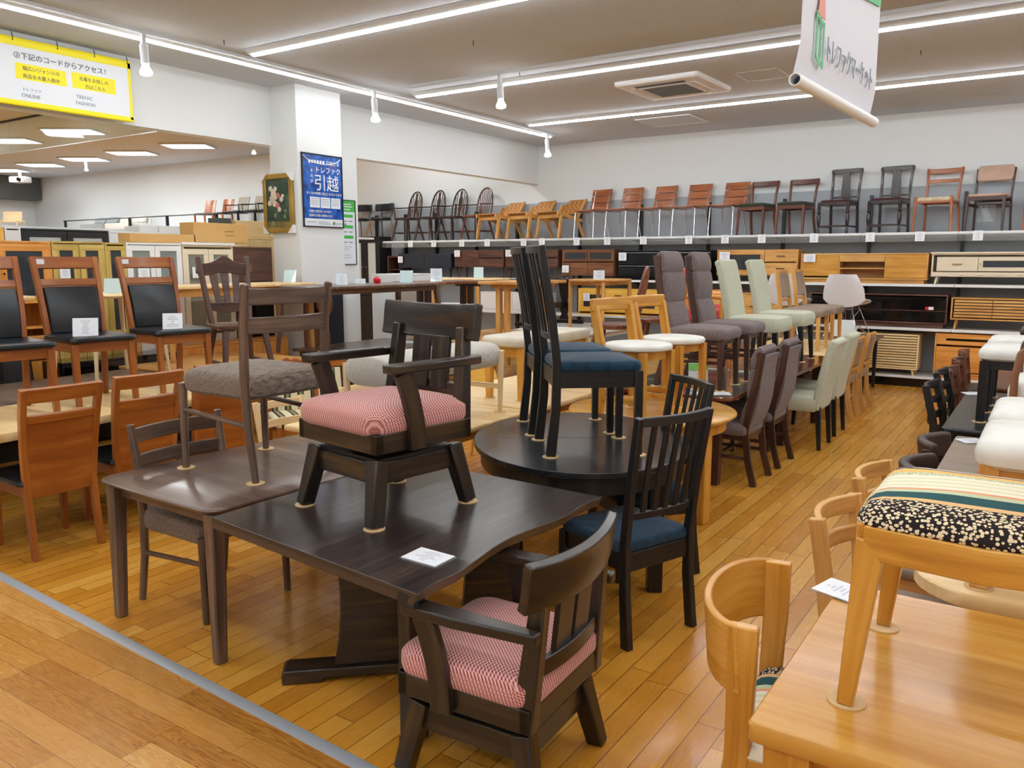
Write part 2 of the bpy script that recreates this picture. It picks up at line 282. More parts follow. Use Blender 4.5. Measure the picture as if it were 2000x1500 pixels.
# ---------------------------------------------------------------- mesh helpers
V = Vector
class MB:
    def __init__(s): s.v = []; s.f = []; s.uv = []; s.k = 0
    def add(s, vs, fs, uvs):
        o = len(s.v); s.v += [tuple(x) for x in vs]; s.k += 1
        s.f += [tuple(o + i for i in f) for f in fs]; s.uv += uvs
        return s
    def sect(s, rings, closed=False, caps=True, us=None, smoothv=None):
        """loft a list of equal-count rings (each a list of points); u along the rings, v round them"""
        n = len(rings[0]); vs = [p for r in rings for p in r]; fs = []; uv = []
        if us is None:
            us = [0]; 
            for i in range(1, len(rings)):
                us.append(us[-1] + (sum((V(p) for p in rings[i]), V()) / n - sum((V(p) for p in rings[i - 1]), V()) / n).length)
        per = [0]
        for j in range(n): per.append(per[-1] + (V(rings[0][(j + 1) % n]) - V(rings[0][j])).length)
        o = s.k * .37
        for i in range(len(rings) - 1):
            for j in range(n):
                a, b = i * n + j, i * n + (j + 1) % n
                fs.append((a, b, b + n, a + n)); uv.append([(us[i] + o, per[j]), (us[i] + o, per[j + 1]), (us[i + 1] + o, per[j + 1]), (us[i + 1] + o, per[j])])
        if caps:
            fs.append(tuple(range(n - 1, -1, -1))); uv.append([(o + .01 * k, .01 * k) for k in range(n)])
            m = (len(rings) - 1) * n
            fs.append(tuple(m + k for k in range(n))); uv.append([(o + .01 * k, .01 * k) for k in range(n)])
        return s.add(vs, fs, uv)
    def beam(s, p0, p1, w, t, w1=None, t1=None, side=None):
        p0, p1 = V(p0), V(p1); a = (p1 - p0).normalized(); w1 = w if w1 is None else w1; t1 = t if t1 is None else t1
        if side is None: side = V((1, 0, 0)) if abs(a.z) > .6 else a.cross(V((0, 0, 1)))
        side = V(side); side = (side - a * side.dot(a)).normalized(); o = a.cross(side)
        r = lambda p, w, t: [p - side * w / 2 - o * t / 2, p + side * w / 2 - o * t / 2, p + side * w / 2 + o * t / 2, p - side * w / 2 + o * t / 2]
        return s.sect([r(p0, w, t), r(p1, w1, t1)])
    def box(s, c, d):   # centre, full size
        c = V(c); x, y, z = d
        k = max(range(3), key=lambda i: d[i]); e = V((0, 0, 0)); e[k] = d[k] / 2
        oth = [i for i in range(3) if i != k]; u = V((0, 0, 0)); u[oth[0]] = 1
        aw = d[oth[0]]; at = d[oth[1]]
        return s.beam(c - e, c + e, aw, at, side=u)
    def bx(s, x0, x1, y0, y1, z0, z1): return s.box(((x0 + x1) / 2, (y0 + y1) / 2, (z0 + z1) / 2), (x1 - x0, y1 - y0, z1 - z0))
    def sweep(s, pts, w, h, up=(0, 0, 1), w1=None, h1=None):
        pts = [V(p) for p in pts]; n = len(pts); up = V(up); rings = []
        for i, p in enumerate(pts):
            t = (pts[min(i + 1, n - 1)] - pts[max(i - 1, 0)]).normalized(); side = t.cross(up).normalized(); uu = side.cross(t).normalized()
            f = i / (n - 1); ww = w if w1 is None else w + (w1 - w) * f; hh = h if h1 is None else h + (h1 - h) * f
            if callable(h): hh = h(f)
            rings.append([p - side * ww / 2 - uu * hh / 2, p + side * ww / 2 - uu * hh / 2, p + side * ww / 2 + uu * hh / 2, p - side * ww / 2 + uu * hh / 2])
        return s.sect(rings)
    def tube(s, pts, r, n=8):
        pts = [V(p) for p in pts]; m = len(pts); rr = r if isinstance(r, (list, tuple)) else [r] * m; rings = []
        t0 = (pts[1] - pts[0]).normalized(); a = V((1, 0, 0)) if abs(t0.x) < .8 else V((0, 1, 0)); a = (a - t0 * a.dot(t0)).normalized()
        for i, p in enumerate(pts):
            t = (pts[min(i + 1, m - 1)] - pts[max(i - 1, 0)]).normalized(); a = (a - t * a.dot(t)).normalized(); b = t.cross(a)
            rings.append([p + (a * math.cos(2 * math.pi * k / n) + b * math.sin(2 * math.pi * k / n)) * rr[i] for k in range(n)])
        return s.sect(rings)
    def turned(s, p0, p1, prof, n=10):   # prof: (fraction, radius)
        p0, p1 = V(p0), V(p1); return s.tube([p0.lerp(p1, f) for f, _ in prof], [r for _, r in prof], n)
    def prism(s, poly, t, o=(0, 0, 0), ux=(1, 0, 0), uy=(0, 0, 1)):
        o, ux, uy = V(o), V(ux), V(uy); nn = ux.cross(uy); P = [o + ux * x + uy * y for x, y in poly]; m = len(P)
        vs = [p - nn * t / 2 for p in P] + [p + nn * t / 2 for p in P]
        k = s.k * .37
        xs = [p[0] for p in poly]; ys = [p[1] for p in poly]; lx = (max(xs) - min(xs)) >= (max(ys) - min(ys))
        u = [((p[0] + k, p[1]) if lx else (p[1] + k, p[0])) for p in poly]
        fs = [tuple(range(m - 1, -1, -1)), tuple(range(m, 2 * m))]; uv = [[u[i] for i in range(m - 1, -1, -1)], list(u)]
        for i in range(m):
            j = (i + 1) % m; fs.append((i, j, m + j, m + i)); uv.append([u[i], u[j], (u[j][0], u[j][1] + t), (u[i][0], u[i][1] + t)])
        return s.add(vs, fs, uv)
    def cushion(s, outline, prof, dome=0, rings=4, z0=0):
        """outline: list of (x,y); prof: (inset, z) from the bottom up; then domed over"""
        m = len(outline); cx = sum(p[0] for p in outline) / m; cy = sum(p[1] for p in outline) / m; c = V((cx, cy))
        ar = sum((V(p) - c).length for p in outline) / m; R_ = []
        for ins, z in prof:
            k = 1 - ins / ar; R_.append([(cx + (x - cx) * k, cy + (y - cy) * k, z0 + z) for x, y in outline])
        k0 = 1 - prof[-1][0] / ar; zt = prof[-1][1]
        for i in range(1, rings):
            f = 1 - i / rings; R_.append([(cx + (x - cx) * k0 * f, cy + (y - cy) * k0 * f, z0 + zt + dome * (1 - f * f)) for x, y in outline])
        vs = [p for r in R_ for p in r]; fs = []; uv = []
        for i in range(len(R_) - 1):
            for j in range(m):
                a, b = i * m + j, i * m + (j + 1) % m; fs.append((a, b, b + m, a + m)); uv.append([(vs[q][0], vs[q][1]) for q in (a, b, b + m, a + m)])
        vs.append((cx, cy, z0 + zt + dome)); q = len(vs) - 1; b0 = (len(R_) - 1) * m
        for j in range(m): fs.append((b0 + j, b0 + (j + 1) % m, q)); uv.append([(vs[e][0], vs[e][1]) for e in (b0 + j, b0 + (j + 1) % m, q)])
        fs.append(tuple(range(m - 1, -1, -1))); uv.append([(vs[e][0], vs[e][1]) for e in range(m - 1, -1, -1)])
        return s.add(vs, fs, uv)
    def sheet(s, fn, nu, nv, t, cut=None):
        """fn(u,v)->point, thickened by t along its normal"""
        P = [[V(fn(i / nu, j / nv)) for j in range(nv + 1)] for i in range(nu + 1)]; N = []
        for i in range(nu + 1):
            N.append([])
            for j in range(nv + 1):
                du = P[min(i + 1, nu)][j] - P[max(i - 1, 0)][j]; dv = P[i][min(j + 1, nv)] - P[i][max(j - 1, 0)]
                N[-1].append(du.cross(dv).normalized())
        w = nv + 1; vs = [P[i][j] - N[i][j] * t / 2 for i in range(nu + 1) for j in range(w)] + [P[i][j] + N[i][j] * t / 2 for i in range(nu + 1) for j in range(w)]
        h = (nu + 1) * w; fs = []; uv = []
        su = sum((P[i + 1][nv // 2] - P[i][nv // 2]).length for i in range(nu)) / nu; sv = sum((P[nu // 2][j + 1] - P[nu // 2][j]).length for j in range(nv)) / nv; o = s.k * .37
        q = lambda i, j: (i * su + o, j * sv)
        for i in range(nu):
            for j in range(nv):
                a, b, c, d = i * w + j, (i + 1) * w + j, (i + 1) * w + j + 1, i * w + j + 1
                fs.append((a, d, c, b)); uv.append([q(i, j), q(i, j + 1), q(i + 1, j + 1), q(i + 1, j)])
                fs.append((h + a, h + b, h + c, h + d)); uv.append([q(i, j), q(i + 1, j), q(i + 1, j + 1), q(i, j + 1)])
        for i in range(nu):
            for j, fl in ((0, 1), (nv, 0)):
                a, b = i * w + j, (i + 1) * w + j; f = (a, b, h + b, h + a) if fl else (b, a, h + a, h + b)
                fs.append(f); uv.append([q(i, 0), q(i + 1, 0), q(i + 1, .3), q(i, .3)])
        for j in range(nv):
            for i, fl in ((0, 0), (nu, 1)):
                a, b = i * w + j, i * w + j + 1; f = (a, b, h + b, h + a) if fl else (b, a, h + a, h + b)
                fs.append(f); uv.append([q(0, j), q(0, j + 1), q(.3, j + 1), q(.3, j)])
        return s.add(vs, fs, uv)
    def mesh(s, name, mat, smooth=35):
        me = bpy.data.meshes.new(name); me.from_pydata(s.v, [], s.f); ul = me.uv_layers.new(name='UVMap')
        flat = [c for f in s.uv for p in f for c in p]; ul.data.foreach_set('uv', flat)
        me.polygons.foreach_set('use_smooth', [True] * len(me.polygons)); me.set_sharp_from_angle(angle=R(smooth)); me.materials.append(mat); me.update()
        return me
def put(name, mb, mat, parent=None, bevel=0, loc=None, rz=0, smooth=35):
    o = bpy.data.objects.new(name, mb.mesh(name, M[mat] if isinstance(mat, str) else mat, smooth)); COL.objects.link(o)
    if parent is not None: o.parent = parent
    if loc: o.location = loc
    if rz: o.rotation_euler[2] = R(rz)
    if bevel:
        b = o.modifiers.new('bevel', 'BEVEL'); b.width = bevel; b.segments = 2; b.limit_method = 'ANGLE'; b.angle_limit = R(40)
    return o
def tag(o, label, cat, group=None, kind=None):
    o['label'] = label; o['category'] = cat
    if group: o['group'] = group
    if kind: o['kind'] = kind
    return o
def thing(name, loc=(0, 0, 0), rz=0, label=None, cat=None, group=None):
    o = bpy.data.objects.new(name, None); COL.objects.link(o); o.location = loc; o.rotation_euler[2] = R(rz); o.empty_display_size = .1
    if label: tag(o, label, cat, group)
    return o
def struct(name, mb, mat, bevel=0):
    o = put(name, mb, mat, None, bevel); o['kind'] = 'structure'; return o
def kids(o): return list(KIDS.get(o.name, ())) or [c for c in o.children]
KIDS = {}
def copy_tree(o, parent=None):
    c = o.copy(); COL.objects.link(c)
    if parent is not None: c.parent = parent
    for ch in o.children: copy_tree(ch, c)
    return c
PROTO = {}; FEET = {}
def inst(key, x, y, z, rz, label, group=None, **kw):
    """place a chair (or other repeat): the first is built, the rest are copies of the thing and all its parts"""
    fn, cat = BUILD[key]
    if key not in PROTO: PROTO[key] = fn(); o = PROTO[key]
    else: o = copy_tree(PROTO[key])
    o.location = (x, y, z); o.rotation_euler = (0, 0, R(rz)); o.scale = (1, 1, 1)
    for k in ('group',):
        if k in o: del o[k]
    tag(o, label, cat, group); return o
def rrect(w, d, r, n=5, cx=0, cy=0, wf=None):
    """rounded rectangle outline; wf: front (low y) width when it tapers"""
    P = []
    for sx, sy, a0 in ((1, -1, -90), (1, 1, 0), (-1, 1, 90), (-1, -1, 180)):
        for k in range(n + 1):
            a = R(a0 + 90 * k / n); x = sx * (w / 2 - r) + r * math.cos(a); y = sy * (d / 2 - r) + r * math.sin(a)
            if wf: x *= (wf / w) + (1 - wf / w) * (y + d / 2) / d
            P.append((cx + x, cy + y))
    return P
def dense(P, m=3):
    Q = []
    for i, p in enumerate(P):
        q = P[(i + 1) % len(P)]; L = math.dist(p, q); k = max(1, int(L / .09))
        for j in range(k): Q.append((p[0] + (q[0] - p[0]) * j / k, p[1] + (q[1] - p[1]) * j / k))
    return Q
def ell(a, b, n=28, cx=0, cy=0): return [(cx + a * math.cos(2 * math.pi * k / n), cy + b * math.sin(2 * math.pi * k / n)) for k in range(n)]
def pad_prof(h, r=.02): return [(r * .7, 0), (r * .15, r * .4), (0, r), (0, h - r), (r * .2, h - r * .45), (r * .6, h - r * .1), (r, h)]
def seatc(w, d, h, z, r=.05, dome=.02, er=.025, wf=None, cy=0): return MB().cushion(dense(rrect(w, d, r, 5, 0, cy, wf)), pad_prof(h, er), dome, 5, z)
def arc(x0, x1, y, bow, z, n=8): return [(x0 + (x1 - x0) * k / n, y + bow * (1 - (2 * k / n - 1) ** 2), z) for k in range(n + 1)]
def legs4(root, mat, wx, yf, yr, h, s0, s1, splx=0, sply=0, bevel=.003, fx=None, ry=None):
    """four square tapering legs, each its own part; s0 top size, s1 foot size"""
    for y, k in ((yf, -1), (yr, 1)):
        for sx in (-1, 1):
            xw = (fx if (fx and k < 0) else wx) * sx
            put('leg', MB().beam((xw + splx * sx, y + sply * k, 0), (xw, y, h), s1, s1, s0, s0), mat, root, bevel)
def apron(root, mat, wx, yf, yr, z0, z1, t=.02, name='apron'):
    m = MB(); m.bx(-wx, wx, yf - t / 2, yf + t / 2, z0, z1); m.bx(-wx, wx, yr - t / 2, yr + t / 2, z0, z1)
    m.bx(-wx - t / 2, -wx + t / 2, yf, yr, z0, z1); m.bx(wx - t / 2, wx + t / 2, yf, yr, z0, z1); return put(name, m, mat, root, .002)
SMALLG = []
def tagp(o, t): o['label'] = t; return o

# ---------------------------------------------------------------- chairs (front faces -Y, width along X, origin on the floor)
def c_ladder():
    r = thing('ladder_back_chair'); m = 'walnut'
    for s in (-1, 1):
        put('leg', MB().tube([(.245 * s, -.25, 0), (.24 * s, -.245, .42)], [.017, .021], 10), m, r)
        put('leg', MB().tube([(.245 * s, .27, 0), (.24 * s, .23, .25), (.24 * s, .22, .46), (.245 * s, .235, .72), (.25 * s, .265, .90), (.25 * s, .266, .905)], [.017, .02, .022, .021, .019, .012], 10), m, r)
        put('stretcher', MB().tube([(.243 * s, -.25, .29), (.241 * s, .245, .255)], .013, 8), m, r)
    for z, h in ((.845, .075), (.715, .075)):
        y = .235 + (z - .72) * .16
        put('back_slat', MB().sweep(arc(-.243, .243, y, .05, z, 10), .018, h), m, r, .005)
    put('seat', seatc(.50, .50, .115, .375, .05, .03, .04), 'graytweed', r)
    return r
def c_swivel():
    r = thing('swivel_armchair'); m = 'ebony'
    for sx in (-1, 1):
        for sy in (-1, 1):
            put('leg', MB().beam((.235 * sx, .25 * sy, 0), (.195 * sx, .195 * sy, .25), .05, .062, .07, .068), m, r, .006)
    b = MB()
    for s in (-1, 1): b.bx(-.18, .18, .195 * s - .02, .195 * s + .02, .155, .24); b.bx(.195 * s - .02, .195 * s + .02, -.18, .18, .155, .24)
    put('base_rail', b, m, r, .004)
    put('swivel_plate', MB().bx(-.2, .2, -.2, .2, .236, .252).turned((0, 0, .25), (0, 0, .29), [(0, .14), (1, .14)], 20), 'blackm', r)
    f = MB(); f.bx(-.26, .26, -.25, -.21, .285, .365); f.bx(-.26, .26, .21, .25, .285, .365); f.bx(-.26, -.22, -.25, .25, .285, .365); f.bx(.22, .26, -.25, .25, .285, .365); f.bx(-.24, .24, -.23, .23, .30, .33)
    put('seat_frame', f, m, r, .005)
    cu = MB().cushion(dense(rrect(.53, .52, .07, 5, 0, -.005)), [(.02, 0), (.004, .015), (0, .03), (.0, .07), (.012, .085), (.035, .098), (.07, .108)], .012, 5, .352)
    put('seat_cushion', cu, 'check', r)
    for s in (-1, 1):
        put('back_post', MB().beam((.232 * s, .215, .285), (.205 * s, .262, .74), .05, .075, .045, .05, side=(1, 0, 0)), m, r, .006)
        pts = [(.275 * s, -.06 - .07 * (t ** 2.0), .285 + .31 * t) for t in [k / 8 for k in range(9)]]
        put('arm_post', MB().sweep(pts, .032, .075, up=(0, 1, 0)), m, r, .005)
        a = MB().prism([(-.04, -.195), (.035, -.195), (.04, .0), (.03, .12), (.018, .285), (-.024, .285), (-.035, .1)], .036, (.275 * s, 0, .61), (s, 0, 0), (0, 1, 0))
        put('armrest', a, m, r, .007)
    put('top_rail', MB().sheet(lambda u, v: ((u - .5) * .60, .228 + .05 * (1 - (2 * u - 1) ** 2) + v * .05 + (.012 * math.cos(v * 3)), .678 + v * .15 + .012 * (2 * u - 1) ** 2), 14, 6, .036), m, r, .006, smooth=50)
    sp = MB(); lo = V((0, .248, .47)); hi = V((0, .272, .695)); ww = lambda x, wd, p, q: sp.beam(lo.lerp(hi, p) + V((x, 0, 0)), lo.lerp(hi, q) + V((x, 0, 0)), wd, .02, side=(1, 0, 0))
    ww(-.063, .105, 0, 1); ww(.063, .105, 0, 1); ww(0, .03, .86, 1)
    put('back_splat', sp, m, r, .003)
    put('lower_rail', MB().sweep(arc(-.225, .225, .235, .03, .475, 8), .026, .055), m, r, .004)
    return r
def c_panel():
    r = thing('leather_dining_chair'); m = 'teak'
    for s in (-1, 1):
        put('leg', MB().beam((.195 * s, -.21, 0), (.19 * s, -.195, .42), .034, .034, .044, .044), m, r, .003)
        put('back_post', MB().sweep([(.19 * s, .245, 0), (.188 * s, .215, .22), (.188 * s, .20, .42), (.198 * s, .225, .62), (.207 * s, .265, .82), (.212 * s, .315, 1.0)], .034, .042, up=(0, 1, 0)), m, r, .003)
    put('top_rail', MB().sheet(lambda u, v: ((u - .5) * .43, .295 + v * .023 + .018 * (1 - (2 * u - 1) ** 2), .92 + v * .08), 8, 2, .028), m, r, .002)
    put('middle_rail', MB().sheet(lambda u, v: ((u - .5) * .40, .262 + v * .012 + .016 * (1 - (2 * u - 1) ** 2), .80 + v * .045), 8, 2, .026), m, r, .002)
    put('back_panel', MB().sheet(lambda u, v: ((u - .5) * (.36 + .02 * v), .205 + .062 * v ** 1.3 + .014 * (1 - (2 * u - 1) ** 2), .36 + v * .45), 8, 6, .016), m, r)
    put('back_pad', MB().sheet(lambda u, v: ((u - .5) * (.345 + .015 * v), .185 + .062 * v ** 1.3 - .01 * math.sin(v * math.pi) + .012 * (1 - (2 * u - 1) ** 2), .47 + v * .32), 8, 8, .026), 'blackl', r, .008)
    put('seat', MB().cushion(dense(rrect(.46, .47, .05, 5, 0, -.015)), [(.03, 0), (.004, .008), (0, .02), (.006, .036), (.03, .046), (.06, .046)], -.012, 5, .425), 'blackl', r)
    apron(r, m, .185, -.195, .2, .36, .425, .022)
    put('price_sticker', MB().box((-.17, .283, .968), (.05, .003, .035)), 'card', r)
    return r
def c_country():
    r = thing('country_slat_chair'); m = 'country'
    for s in (-1, 1):
        put('leg', MB().beam((.215 * s, -.24, 0), (.17 * s, -.17, .41), .036, .04, .05, .05), m, r, .005)
        put('leg', MB().beam((.205 * s, .26, 0), (.155 * s, .17, .41), .036, .04, .05, .05), m, r, .005)
        put('stretcher', MB().beam((.2 * s, -.22, .10), (.195 * s, .235, .10), .03, .035), m, r, .004)
        put('back_post', MB().sweep([(.17 * s, .17, .42), (.19 * s, .22, .65), (.215 * s, .30, .95), (.22 * s, .318, 1.03)], .042, .06, up=(0, 1, 0)), m, r, .01)
        put('peg', MB().beam((.24 * s, .275, .88), (.236 * s, .29, .95), .03, .03), m, r, .008)
    n = 16; crest = [(-.205 + .41 * k / n, .97 + .07 * math.exp(-((k / n - .5) / .2) ** 2)) for k in range(n + 1)] + [(.205 - .41 * k / n, .86 + .03 * math.exp(-((k / n - .5) / .25) ** 2)) for k in range(n + 1)]
    put('crest_rail', MB().prism(crest, .03, (0, .292, 0)), m, r, .006)
    for x in (-.105, 0, .105):
        put('back_slat', MB().sheet(lambda u, v: (x * (1 - .25 * (1 - v)) + (u - .5) * (.05 + .02 * v), .22 + .075 * v, .60 + .29 * v), 2, 6, .016), m, r, .003)
    lr = [(-.185 + .37 * k / n, .62) for k in range(n + 1)] + [(.185 - .37 * k / n, .56 - .03 * math.sin(math.pi * k / n)) for k in range(n + 1)]
    put('lower_rail', MB().prism(lr, .028, (0, .212, 0)), m, r, .004)
    put('seat', MB().cushion(dense(rrect(.46, .44, .05)), [(.012, 0), (0, .008), (0, .03), (.008, .038)], -.006, 4, .405), m, r)
    return r
def c_slat():
    r = thing('slat_back_chair'); m = 'black'
    for s in (-1, 1):
        put('leg', MB().beam((.205 * s, -.215, 0), (.2 * s, -.21, .43), .036, .036, .044, .044), m, r, .004)
        put('back_post', MB().sweep([(.205 * s, .235, 0), (.2 * s, .21, .25), (.2 * s, .205, .46), (.205 * s, .235, .72), (.215 * s, .29, 1.05)], .034, .05, up=(0, 1, 0), w1=.03, h1=.034), m, r, .004)
    put('top_rail', MB().sweep(arc(-.215, .215, .285, .035, 1.03, 10), .026, .04), m, r, .004)
    put('lower_rail', MB().sweep(arc(-.2, .2, .215, .025, .60, 10), .022, .032), m, r, .004)
    for k in range(5):
        x = -.13 + .065 * k; bo = 1 - (x / .2) ** 2
        put('back_slat', MB().sweep([(x * .95, .215 + .025 * bo, .60), (x, .243 + .03 * bo, .80), (x * 1.05, .285 + .035 * bo, 1.02)], .028, .012, up=(0, 1, 0)), m, r, .002)
    apron(r, m, .195, -.21, .205, .345, .43, .024)
    put('seat', seatc(.44, .44, .055, .425, .04, .018, .024, cy=-.01), 'navy', r)
    return r
def c_stool():
    r = thing('low_back_chair'); m = 'honey'
    for s in (-1, 1):
        put('leg', MB().beam((.155 * s, -.155, 0), (.15 * s, -.15, .42), .04, .04, .044, .044), m, r, .003)
        put('leg', MB().beam((.175 * s, .17, 0), (.175 * s, .165, .44), .036, .05, .036, .06, side=(1, 0, 0)), m, r, .003)
        put('back_post', MB().beam((.175 * s, .17, .44), (.182 * s, .225, .70), .036, .06, .034, .055, side=(1, 0, 0)), m, r, .003)
        put('stretcher', MB().beam((.155 * s, -.15, .10), (.172 * s, .165, .10), .02, .035), m, r, .002)
    put('cross_stretcher', MB().bx(-.16, .16, -.01, .01, .085, .115), m, r, .002)
    put('top_rail', MB().sheet(lambda u, v: ((u - .5) * .42, .218 + .03 * (1 - (2 * u - 1) ** 2) + .012 * v, .665 + .085 * v), 10, 4, .034), m, r, .010)
    put('apron', MB().cushion(ell(.185, .18), [(0, 0), (0, .055)], 0, 2, .37), m, r)
    put('seat', MB().cushion(ell(.225, .22, 32), pad_prof(.04, .016), .014, 5, .425), 'whitel', r)
    return r
def c_high():
    r = thing('high_back_chair'); m = 'espresso'
    for s in (-1, 1):
        put('leg', MB().beam((.205 * s, -.235, 0), (.2 * s, -.225, .38), .03, .03, .046, .046), m, r, .003)
        put('back_post', MB().sweep([(.2 * s, .29, 0), (.195 * s, .235, .2), (.195 * s, .21, .42), (.2 * s, .24, .62), (.2 * s, .285, .82), (.195 * s, .31, 1.03)], .03, .05, up=(0, 1, 0)), m, r, .004)
        put('stretcher', MB().beam((.203 * s, -.23, .21), (.197 * s, .23, .21), .016, .026), m, r, .002)
    put('cross_stretcher', MB().bx(-.2, .2, -.012, .012, .2, .225), m, r, .002)
    put('back_rail', MB().bx(-.2, .2, .262, .288, .995, 1.03).bx(-.19, .19, .205, .225, .36, .43), m, r, .004)
    yb = lambda z: .175 + .13 * max(0, (z - .44) / .6) + .02 * math.sin((z - .44) * 9)
    for z0, z1 in ((.46, .66), (.66, .90), (.90, 1.05)):
        put('back_cushion', MB().sheet(lambda u, v: ((u - .5) * .40, yb(z0 + (z1 - z0) * v) - .022 * math.sin(math.pi * v) ** .6 + .01 * (2 * u - 1) ** 2, z0 + (z1 - z0) * v), 8, 8, .06), 'mauve', r, .016, smooth=60)
    put('back_panel', MB().sheet(lambda u, v: ((u - .5) * .37, yb(.45 + .55 * v) + .045, .45 + .55 * v), 4, 8, .02), 'mauve', r)
    apron(r, m, .195, -.22, .21, .345, .40, .024)
    put('seat', MB().cushion(dense(rrect(.46, .50, .04, 5, 0, -.02)), [(.012, 0), (0, .015), (0, .05), (.008, .07), (.03, .085), (.06, .09)], .016, 5, .385), 'mauve', r)
    return r
def c_parsons():
    r = thing('upholstered_dining_chair')
    legs4(r, 'black', .19, -.22, .22, .40, .05, .034, .005, .03)
    put('seat', MB().cushion(dense(rrect(.46, .50, .05, 5, 0, -.02)), [(.012, 0), (0, .02), (-.004, .06), (0, .10), (.015, .125), (.05, .135)], .012, 5, .35), 'sage', r)
    put('backrest', MB().sheet(lambda u, v: ((u - .5) * (.45 - .02 * v), .205 + .12 * v ** 1.4 + (.0 if v < .93 else .01), .36 + .64 * v), 8, 12, .075), 'sage', r, .022, smooth=60)
    return r
def c_oakpad():
    r = thing('padded_dining_chair'); m = 'oak'
    for s in (-1, 1):
        put('leg', MB().beam((.2 * s, -.22, 0), (.195 * s, -.21, .38), .034, .034, .044, .044), m, r, .003)
        put('back_post', MB().sweep([(.2 * s, .27, 0), (.195 * s, .22, .22), (.195 * s, .205, .42), (.195 * s, .23, .62), (.19 * s, .275, .88)], .03, .045, up=(0, 1, 0)), m, r, .003)
    put('top_rail', MB().bx(-.185, .185, .262, .288, .855, .89), m, r, .006)
    put('lower_rail', MB().sweep(arc(-.19, .19, .222, .02, .545, 6), .024, .03), m, r, .003)
    put('back_pad', MB().sheet(lambda u, v: ((u - .5) * .34, .215 + .05 * v + .01 * (1 - (2 * u - 1) ** 2), .575 + .275 * v), 8, 6, .04), 'taupe', r, .012, smooth=60)
    put('seat', MB().cushion(dense(rrect(.47, .47, .05, 5, 0, -.02)), pad_prof(.09, .03), .014, 5, .37), 'taupe', r)
    return r
def c_shell():
    r = thing('shell_chair')
    def fn(u, v):
        a = (u - .5) * 2; s = v
        hw = .235 - .02 * math.cos(s * 6) - (.06 * max(0, (s - .72) / .28) ** 2) + .015
        if s < .48: t = s / .48; y = -.22 + .40 * t; z = .44 - .03 * math.sin(t * math.pi * .8) + .03 * (1 - t) ** 3 * 0 + (.03 if t < .06 else 0) * 0
        else: t = (s - .48) / .52; y = .18 + .13 * t ** .8; z = .425 + .40 * t - .04 * (1 - t) ** 3
        lift = .10 * abs(a) ** 3 * (1 if .15 < s < .85 else .5) * (1 - .5 * abs(s - .5)); yy = y - .06 * abs(a) ** 2.5 * max(0, min(1, (s - .4) * 3))
        return (a * hw * (1.0 if s > .1 else .9), yy, z + lift * (1 if s < .5 else max(0, 1 - (s - .5) * 3)))
    put('seat_shell', MB().sheet(fn, 14, 22, .010), 'plast', r, smooth=70)
    w = MB()
    for sx in (-1, 1):
        for sy in (-1, 1): w.tube([(.23 * sx, .22 * sy, 0), (.10 * sx, .13 * sy, .36), (.09 * sx, .10 * sy, .40)], .006, 6)
        w.tube([(.23 * sx, -.22, .0), (.05 * sx, 0, .20), (.23 * sx, .22, 0)], .004, 6); w.tube([(.10 * sx, -.13, .36), (0.02 * sx, 0, .20), (.10 * sx, .13, .36)], .004, 6)
    w.tube([(-.23, -.22, .0), (-.1, 0, .2), (.1, 0, .2), (.23, -.22, 0)], .004, 6); w.tube([(-.10, -.13, .37), (.10, -.13, .37)], .005, 6); w.tube([(-.10, .13, .37), (.10, .13, .37)], .005, 6)
    put('wire_base', w, 'chrome', r)
    return r
def c_leaf():
    r = thing('oval_back_chair'); m = 'rosewood'
    for sx in (-1, 1):
        for sy in (-1, 1): put('leg', MB().tube([(.2 * sx, .2 * sy, 0), (.15 * sx, .15 * sy, .40)], [.016, .024], 10), m, r)
    put('seat', MB().cushion(ell(.24, .23, 28), [(.02, 0), (0, .012), (0, .03), (.012, .042)], -.008, 4, .395), m, r)
    n = 24; P = [(.165 * math.cos(2 * math.pi * k / n - math.pi / 2) * (1 + .05 * math.sin(2 * math.pi * k / n - math.pi / 2)), .655 + .285 * math.sin(2 * math.pi * k / n - math.pi / 2)) for k in range(n)]
    ux = V((1, 0, 0)); uy = V((0, .20, .98)).normalized()
    put('backrest', MB().prism([(x, z - .40) for x, z in P], .026, (0, .16, .42), ux, uy), m, r, .006)
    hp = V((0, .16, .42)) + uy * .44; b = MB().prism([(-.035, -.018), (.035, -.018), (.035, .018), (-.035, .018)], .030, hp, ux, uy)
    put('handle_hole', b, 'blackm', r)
    return r
def c_bench_g():
    r = thing('bench'); m = 'beech'
    for sx in (-1, 1):
        for sy in (-1, 1): put('leg', MB().tube([(.525 * sx, .175 * sy, 0), (.52 * sx, .185 * sy, .25), (.515 * sx, .195 * sy, .41)], [.016, .02, .019], 10), m, r)
        put('stretcher', MB().beam((.52 * sx, -.18, .17), (.52 * sx, .18, .17), .022, .034), m, r, .003)
    put('seat', MB().sect([[(x, y * kk, .315 + (z - .315) * kz) for y, z in [(.19 * math.copysign(abs(math.cos(a)) ** .6, math.cos(a)), .375 + .085 * math.copysign(abs(math.sin(a)) ** .8, math.sin(a))) for a in [2 * math.pi * q / 24 for q in range(24)]]] for x, kk, kz in ((-.55, .7, .95), (-.545, .9, .99), (-.52, 1, 1), (.52, 1, 1), (.545, .9, .99), (.55, .7, .95))]), 'bench', r, smooth=60)
    return r
def c_bench_b():
    r = thing('bench'); m = 'honey'
    legs4(r, m, .46, -.14, .14, .38, .055, .042, 0, 0)
    apron(r, m, .46, -.14, .14, .31, .385, .024)
    put('seat', MB().cushion(dense(rrect(1.06, .37, .06)), pad_prof(.075, .03), .012, 5, .382), 'beige', r)
    return r
